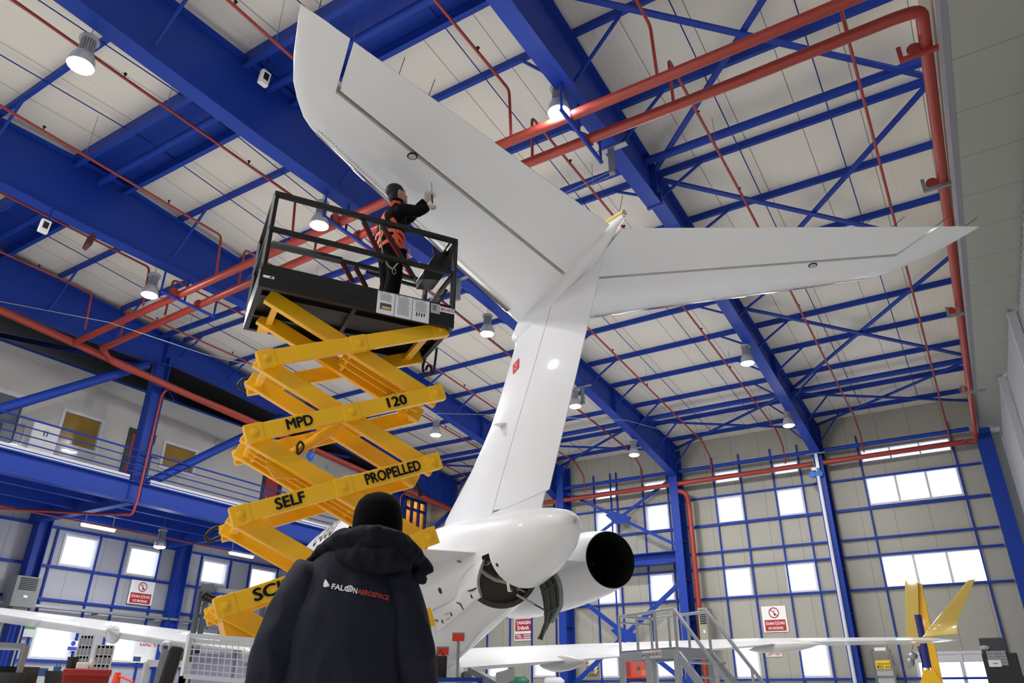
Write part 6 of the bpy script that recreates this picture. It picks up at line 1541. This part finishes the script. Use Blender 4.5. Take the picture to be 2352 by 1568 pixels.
# wire mesh guard
dM = 6.0; a, b, c_, d_ = Q(437, 1459, dM), Q(590, 1470, dM), Q(586, 1566, dM), Q(421, 1552, dM)
t = thing('mesh_guard', 'white wire mesh trolley guard standing in front of the scissor lift', 'mesh guard', Vector(((a.x+b.x)/2, (a.y+b.y)/2, 0)))
for p, q in ((a, b), (b, Vector((b.x, b.y, .12))), (d_, c_), (a, Vector((a.x, a.y, .12)))): MB().bar(p, q, .03, .03).build('frame', PALE, t)
m = MB()
for k in range(1, 11): f = k/11; m.tube([a.lerp(b, f), d_.lerp(c_, f)], .0035, 5)
for k in range(1, 6): f = k/6; m.tube([a.lerp(d_, f), b.lerp(c_, f)], .0035, 5)
m.build('wire_mesh', PALE, t)
nb = (b-a).cross(UZ).normalized()*-.55
MB().bar(a+nb, b+nb, .03, .03).build('frame', PALE, t); MB().bar(a, a+nb, .03, .03).build('frame', PALE, t); MB().bar(b, b+nb, .03, .03).build('frame', PALE, t)
m = MB()
for p in (a, b, a+nb, b+nb): m.bar(Vector((p.x, p.y, .1)), Vector((p.x, p.y, d_.z)), .03, .03)
m.build('frame', PALE, t); MB().obox((a+b)/2*1+nb/2-UZ*((a.z+b.z)/2-.14), (b-a)/2, nb/2, UZ*.03).build('base', GREY, t)
for p in (a, b, a+nb, b+nb): MB().lathe([(.01, -.02), (.06, -.02), (.06, .02), (.01, .02)], 14, Vector((p.x, p.y, .06)), nb).build('castor', RUB, t)
# black padded post and pallet truck handle
p, q = Q(408, 1484, 7.0), Q(385, 1572, 7.0)
t = thing('padded_post', 'black padded post leaning beside the mesh guard', 'post', Vector((q.x, q.y, 0))); MB().bar(Vector((q.x-.12, q.y+.1, .02)), p, .14, .1).build('pad', RUB, t, bevel=.02); MB().bar(q-CR*.09, p-CR*.09-UZ*.02, .03, .05).build('rail', STEEL, t)
p, q = Q(379, 1495, 7.4), Q(358, 1570, 7.4)
t = thing('pallet_truck_handle', 'grey tow handle with a ring end beside the black padded post', 'handle', Vector((q.x, q.y, 0))); MB().tube([Vector((q.x-.05, q.y, .1)), p], .03, 10).build('tow_bar', ALU, t, 60); MB().tube([p+UZ*.03+(CR*math.cos(x)+UZ*math.sin(x))*.04 for x in [2*math.pi*i/16 for i in range(16)]], .016, 8, False, True).build('ring', ALU, t, 60); MB().box(q.x-.25, q.x+.2, q.y-.2, q.y+.2, .05, .13).build('truck_base', GREY, t)
# ground power unit
a, b = Q(337, 1520, 12), Q(432, 1530, 12)
t = thing('ground_power_unit', 'pale ground power unit with a tubular top rail under the gallery', 'machine', Vector(((a.x+b.x)/2, (a.y+b.y)/2, 0))); ex = (b-a); ex.z = 0; ey = Vector((-ex.y, ex.x, 0)).normalized()*.4; zt = a.z-.28
MB().obox((a+b)/2+ey-UZ*((a.z+b.z)/2-zt/2-.05), ex/2, ey, UZ*(zt/2-.05)).build('casing', PALE, t, bevel=.02)
for s_ in (0, 1): MB().bar(a+ey*2*s_, a+ey*2*s_+ex, .05, .06).build('top_rail', LGREY, t)
for p in (a, a+ex, a+ey*2, a+ex+ey*2, a+ex*.5): MB().bar(Vector((p.x, p.y, .1)), p, .05, .05).build('post', LGREY, t)
MB().obox(a+ex*.7-ey.normalized()*.03-UZ*.5, ex*.12, ey*.02, UZ*.18).build('control_panel', GREY, t); MB().tube([a+ex*.85+ey*.5+UZ*.0, a+ex*.9+ey*.5+UZ*.25, a+ex*1.02+ey*.5+UZ*.2, a+ex*1.05-UZ*.4], .04, 8).build('power_cable', RUB, t, 60)
# red fire cabinet and grey partition behind the mesh
o, r, w, h = wallrect((388, 1478), (430, 1520), 'left', .35)
t = thing('red_fire_cabinet', 'red fire cabinet on the wall under the gallery behind the mesh guard', 'fire hose', o+r*w/2); panel(o, r, w, h, 0, 1, 0, 1, REDP, 'body', t, -.3, 0); panel(o, r, w, h, .5, .95, .4, .9, mat('cabinet_glass', (70, 30, 30), .15), 'window', t, 0, .01); panel(o, r, w, h, .5, .95, .05, .35, MATS['orange_card'], 'label_card', t, 0, .01)
# lavender partition screens
a, b = Q(440, 1500, 14.6), Q(640, 1502, 14.6)
PURP = mat('lavender_panel', (150, 152, 182), .6)
t = thing('partition_screen', 'plain lavender partition screen behind the mesh guard', 'partition', Vector(((a.x+b.x)/2, (a.y+b.y)/2, 0))); MB().bar(Vector((a.x, a.y, a.z/2)), Vector((b.x, b.y, a.z/2)), .05, a.z).build('screen', PURP, t)
for p in (a, b, (a+b)/2): MB().bar(Vector((p.x, p.y, 0)), Vector((p.x, p.y, a.z+.05)), .07, .07).build('post', GREY, t)
# bin shelves
def binrack(label, tl, tr, d, zb=.75):
    a, b = Q(*tl, d), Q(*tr, d); t = thing('parts_bin_rack', label, 'bin rack', Vector(((a.x+b.x)/2, (a.y+b.y)/2, 0)), 'grey parts bin racks'); ex = b-a; ex.z = 0; ey = Vector((-ex.y, ex.x, 0)).normalized()*.3; zt = a.z; w_ = ex.length; e = ex.normalized()
    MB().obox(Vector((a.x, a.y, zt/2))+ex/2+ey, ex/2, ey*.1, UZ*zt/2).build('back_panel', GREY, t)
    for f in (0, 1): MB().obox(Vector((a.x, a.y, zt/2))+ex*f+ey*.5, e*.012, ey*.5, UZ*zt/2).build('side_panel', LGREY, t)
    nc, nr = 4, 8; hz_ = (zt-zb)/nr
    for k in range(nr+1): MB().obox(Vector((a.x, a.y, zb+hz_*k))+ex/2+ey*.5, ex/2, ey*.5, UZ*.006).build('shelf', LGREY, t)
    m = MB()
    for k in range(1, nc): m.obox(Vector((a.x, a.y, (zt+zb)/2))+ex*k/nc+ey*.5, e*.006, ey*.5, UZ*(zt-zb)/2)
    m.build('divider', LGREY, t)
    for j in range(nr):
        for k in range(nc): MB().obox(Vector((a.x, a.y, zb+hz_*(j+.38)))+ex*(k+.5)/nc+ey*.25, ex*.42/nc, ey*.25, UZ*hz_*.34).build('bin', GREY, t)
binrack('taller grey rack of small parts bins under the gallery, left of the pair', (186, 1458), (216, 1464), 12.4)
binrack('shorter grey rack of small parts bins behind the red tool chest', (223, 1481), (262, 1484), 10.6)
# red tool chest with odds and ends on top
a, b = Q(148, 1537, 7.6), Q(255, 1540, 7.6)
t = thing('tool_chest', 'red steel tool chest under the gallery', 'tool chest', Vector(((a.x+b.x)/2, (a.y+b.y)/2, 0))); ex = b-a; ex.z = 0; ey = Vector((-ex.y, ex.x, 0)).normalized()*.45; zt = a.z
CH = mat('chest_red', (150, 32, 30), .4)
MB().obox(Vector((a.x, a.y, zt/2+.05))+ex/2+ey/2, ex/2, ey/2, UZ*(zt/2-.06)).build('body', CH, t, bevel=.01); MB().obox(Vector((a.x, a.y, zt-.02))+ex/2+ey*.45, ex*.52, ey*.58, UZ*.025).build('lid', CH, t, bevel=.008)
for k in range(4): dr_ = MB().obox(Vector((a.x, a.y, .25+k*.2))+ex/2-ey.normalized()*.008, ex*.46, ey.normalized()*.012, UZ*.085).build('drawer', CH, t, bevel=.005); MB().obox(Vector((a.x, a.y, .31+k*.2))+ex/2-ey.normalized()*.03, ex*.3, ey.normalized()*.01, UZ*.008).build('drawer_handle', CHROME, dr_)
q = Vector((a.x, a.y, zt+.005))+ex*.35+ey*.4; tag(MB().obox(q+UZ*.03, ex*.13, ey*.2, UZ*.025).build('paper_box', WHT, None, None, .005), 'small white box lying on the red tool chest', 'box')
q = Vector((a.x, a.y, zt+.005))+ex*.55+ey*.5; tag(MB().lathe([(.02, 0), (.022, .07), (.009, .09), (.009, .11)], 14, q).build('spray_bottle', PALE, None, 50), 'small pale bottle on the red tool chest', 'bottle')
q = Vector((a.x, a.y, zt+.005))+ex*.12+ey*.5; tag(MB().lathe([(.04, 0), (.045, .1), (.04, .1)], 14, q).build('mug', INK, None, 50), 'black mug on the red tool chest', 'mug')
# traffic cone
q = Q(271, 1544, 9.6); zt = q.z
t = thing('traffic_cone', 'orange and white traffic cone with a chain beside the bin racks', 'traffic cone', Vector((q.x, q.y, 0))); ORC = mat('cone_orange', (232, 70, 40), .5); zz = lambda f: zt*f
for f0, f1, mm in ((.04, .35, ORC), (.35, .52, WHT), (.52, .72, ORC), (.72, .84, WHT), (.84, 1., ORC)): MB().lathe([(.17*(1-f0)+.03, zz(f0)), (.17*(1-f1)+.03, zz(f1))], 18, (q.x, q.y, 0)).build('cone_band', mm, t, 50)
MB().box(q.x-.25, q.x+.25, q.y-.25, q.y+.25, 0, .05).build('base', RUB, t); e_ = Q(306, 1566, 9.4); MB().tube([Vector((q.x, q.y, zt-.03)), Q(288, 1557, 9.5), e_], .012, 6).build('chain', MATS['cone_orange'], t)
# desk, chairs and rack at the far left
a, b = Q(58, 1556, 11.5), Q(150, 1556, 11.5); ex = b-a; ex.z = 0; ey = Vector((-ex.y, ex.x, 0)).normalized()*.7
t = thing('office_desk', 'pale office desk by the window under the gallery', 'desk', Vector((a.x, a.y, 0))+ex/2); MB().obox(Vector((a.x, a.y, a.z))+ex/2+ey/2, ex*.6, ey/2, UZ*.02).build('desk_top', PALE, t)
for f in (-.05, 1.05):
    for g_ in (.05, .95): p = Vector((a.x, a.y, 0))+ex*f+ey*g_; MB().bar(p, p+UZ*a.z, .05, .05).build('leg', GREY, t)
p = Vector((a.x, a.y, a.z+.02))+ex*.4+ey*.4; tag(MB().obox(p+UZ*.05, ex*.12, ey*.1, UZ*.05).build('desk_box', PBLU, None, None, .01), 'small blue box on the pale desk', 'box')
p = Vector((a.x, a.y, a.z+.02))+ex*.75+ey*.4; tag(MB().lathe([(.04, 0), (.045, .12), (.04, .12)], 14, p).tube([p+UZ*.05, p+Vector((.03, 0, .2))], .006, 6).tube([p+UZ*.05, p+Vector((-.02, .02, .19))], .006, 6).build('pen_pot', PBLU, None, 50), 'blue pen pot on the pale desk', 'pen pot')
def chair(label, px, py, d, ang, sz=1.):
    q = Q(px, py, d); t = thing('office_chair', label, 'chair', Vector((q.x, q.y, 0)), 'black office chairs'); f = Vector((math.cos(ang), math.sin(ang), 0)); s_ = Vector((-f.y, f.x, 0)); o_ = Vector((q.x, q.y, 0)); zt = q.z
    m = MB(); m.loft([[o_-f*(.2+.06*math.cos(v*3.14-1.57))+s_*(.24*sz*x)+UZ*(zt-.5+.5*v)-f*(.05*(1-x*x)) for x in [-1+.25*i for i in range(9)]]+[o_-f*(.16+.06*math.cos(v*3.14-1.57))+s_*(.24*sz*x)+UZ*(zt-.5+.5*v)-f*(.05*(1-x*x)) for x in [1-.25*i for i in range(9)]] for v in (0, .2, .5, .8, .93, 1)]); m.build('backrest', RUB, t, 50)
    MB().obox(o_+UZ*(zt-.55), f*.24, s_*.24, UZ*.04).build('seat', RUB, t, bevel=.03); MB().tube([o_+UZ*.1, o_+UZ*(zt-.57)], .03, 10).build('gas_lift', GREY, t, 60)
    for k in range(5): MB().bar(o_+UZ*.1, o_+Vector((math.cos(k*1.257)*.3, math.sin(k*1.257)*.3, .06)), .05, .04).build('base_arm', RUB, t)
    for k in (-1, 1): MB().tube([o_+s_*.26*k+UZ*(zt-.55), o_+s_*.28*k+UZ*(zt-.35), o_+s_*.28*k+f*.2+UZ*(zt-.34)], .02, 8).build('armrest', RUB, t, 60)
chair('black mesh office chair at the right end of the pale desk', 137, 1539, 10.8, R(215))
chair('black office chair in front of the pale desk, beside the metal rack', 38, 1532, 9.2, R(60), .85)
chair('black office chair at the picture edge beside the metal rack', 2, 1545, 8.8, R(60), .85)
a, b = Q(-60, 1478, 8.6), Q(62, 1478, 8.6); ex = b-a; ex.z = 0; ey = Vector((-ex.y, ex.x, 0)).normalized()*.5
t = thing('metal_rack', 'grey metal rack at the far left under the wing', 'rack', Vector((a.x, a.y, 0))+ex/2)
for f in (0, 1):
    for g_ in (0, 1): p = Vector((a.x, a.y, 0))+ex*f+ey*g_; MB().bar(p, p+UZ*a.z, .04, .04).build('upright', STEEL, t)
for z in (a.z, a.z-.42, .3): MB().obox(Vector((a.x, a.y, z))+ex/2+ey/2, ex/2, ey/2, UZ*.02).build('shelf', STEEL, t)
# dark steel gantry with a reel behind the scissor arms
d0 = 15.5
t = thing('steel_gantry', 'dark steel gantry frame with a winch behind the lowest scissor arm', 'gantry', Vector((Q(520, 1400, d0).x, Q(520, 1400, d0).y, 0)))
GD_ = mat('dark_gantry_steel', (62, 70, 78), .5)
for px in (462, 478, 610): p = Q(px, 1350, d0); MB().bar(Vector((p.x, p.y, 0)), p, .07, .07).build('upright', GD_, t)
for py in (1352, 1362): MB().bar(Q(470, py, d0), Q(640, py+18, d0), .1, .08).build('beam', GREY if py == 1352 else BLUE, t)
MB().obox(Q(480, 1350, d0-.15), CR*.12, HF_*.1, UZ*.07).build('winch', GD_, t, bevel=.02)
for k in range(5): MB().bar(Q(463, 1375+14*k, d0), Q(477, 1388+14*k, d0), .04, .04).build('lattice', GD_, t)
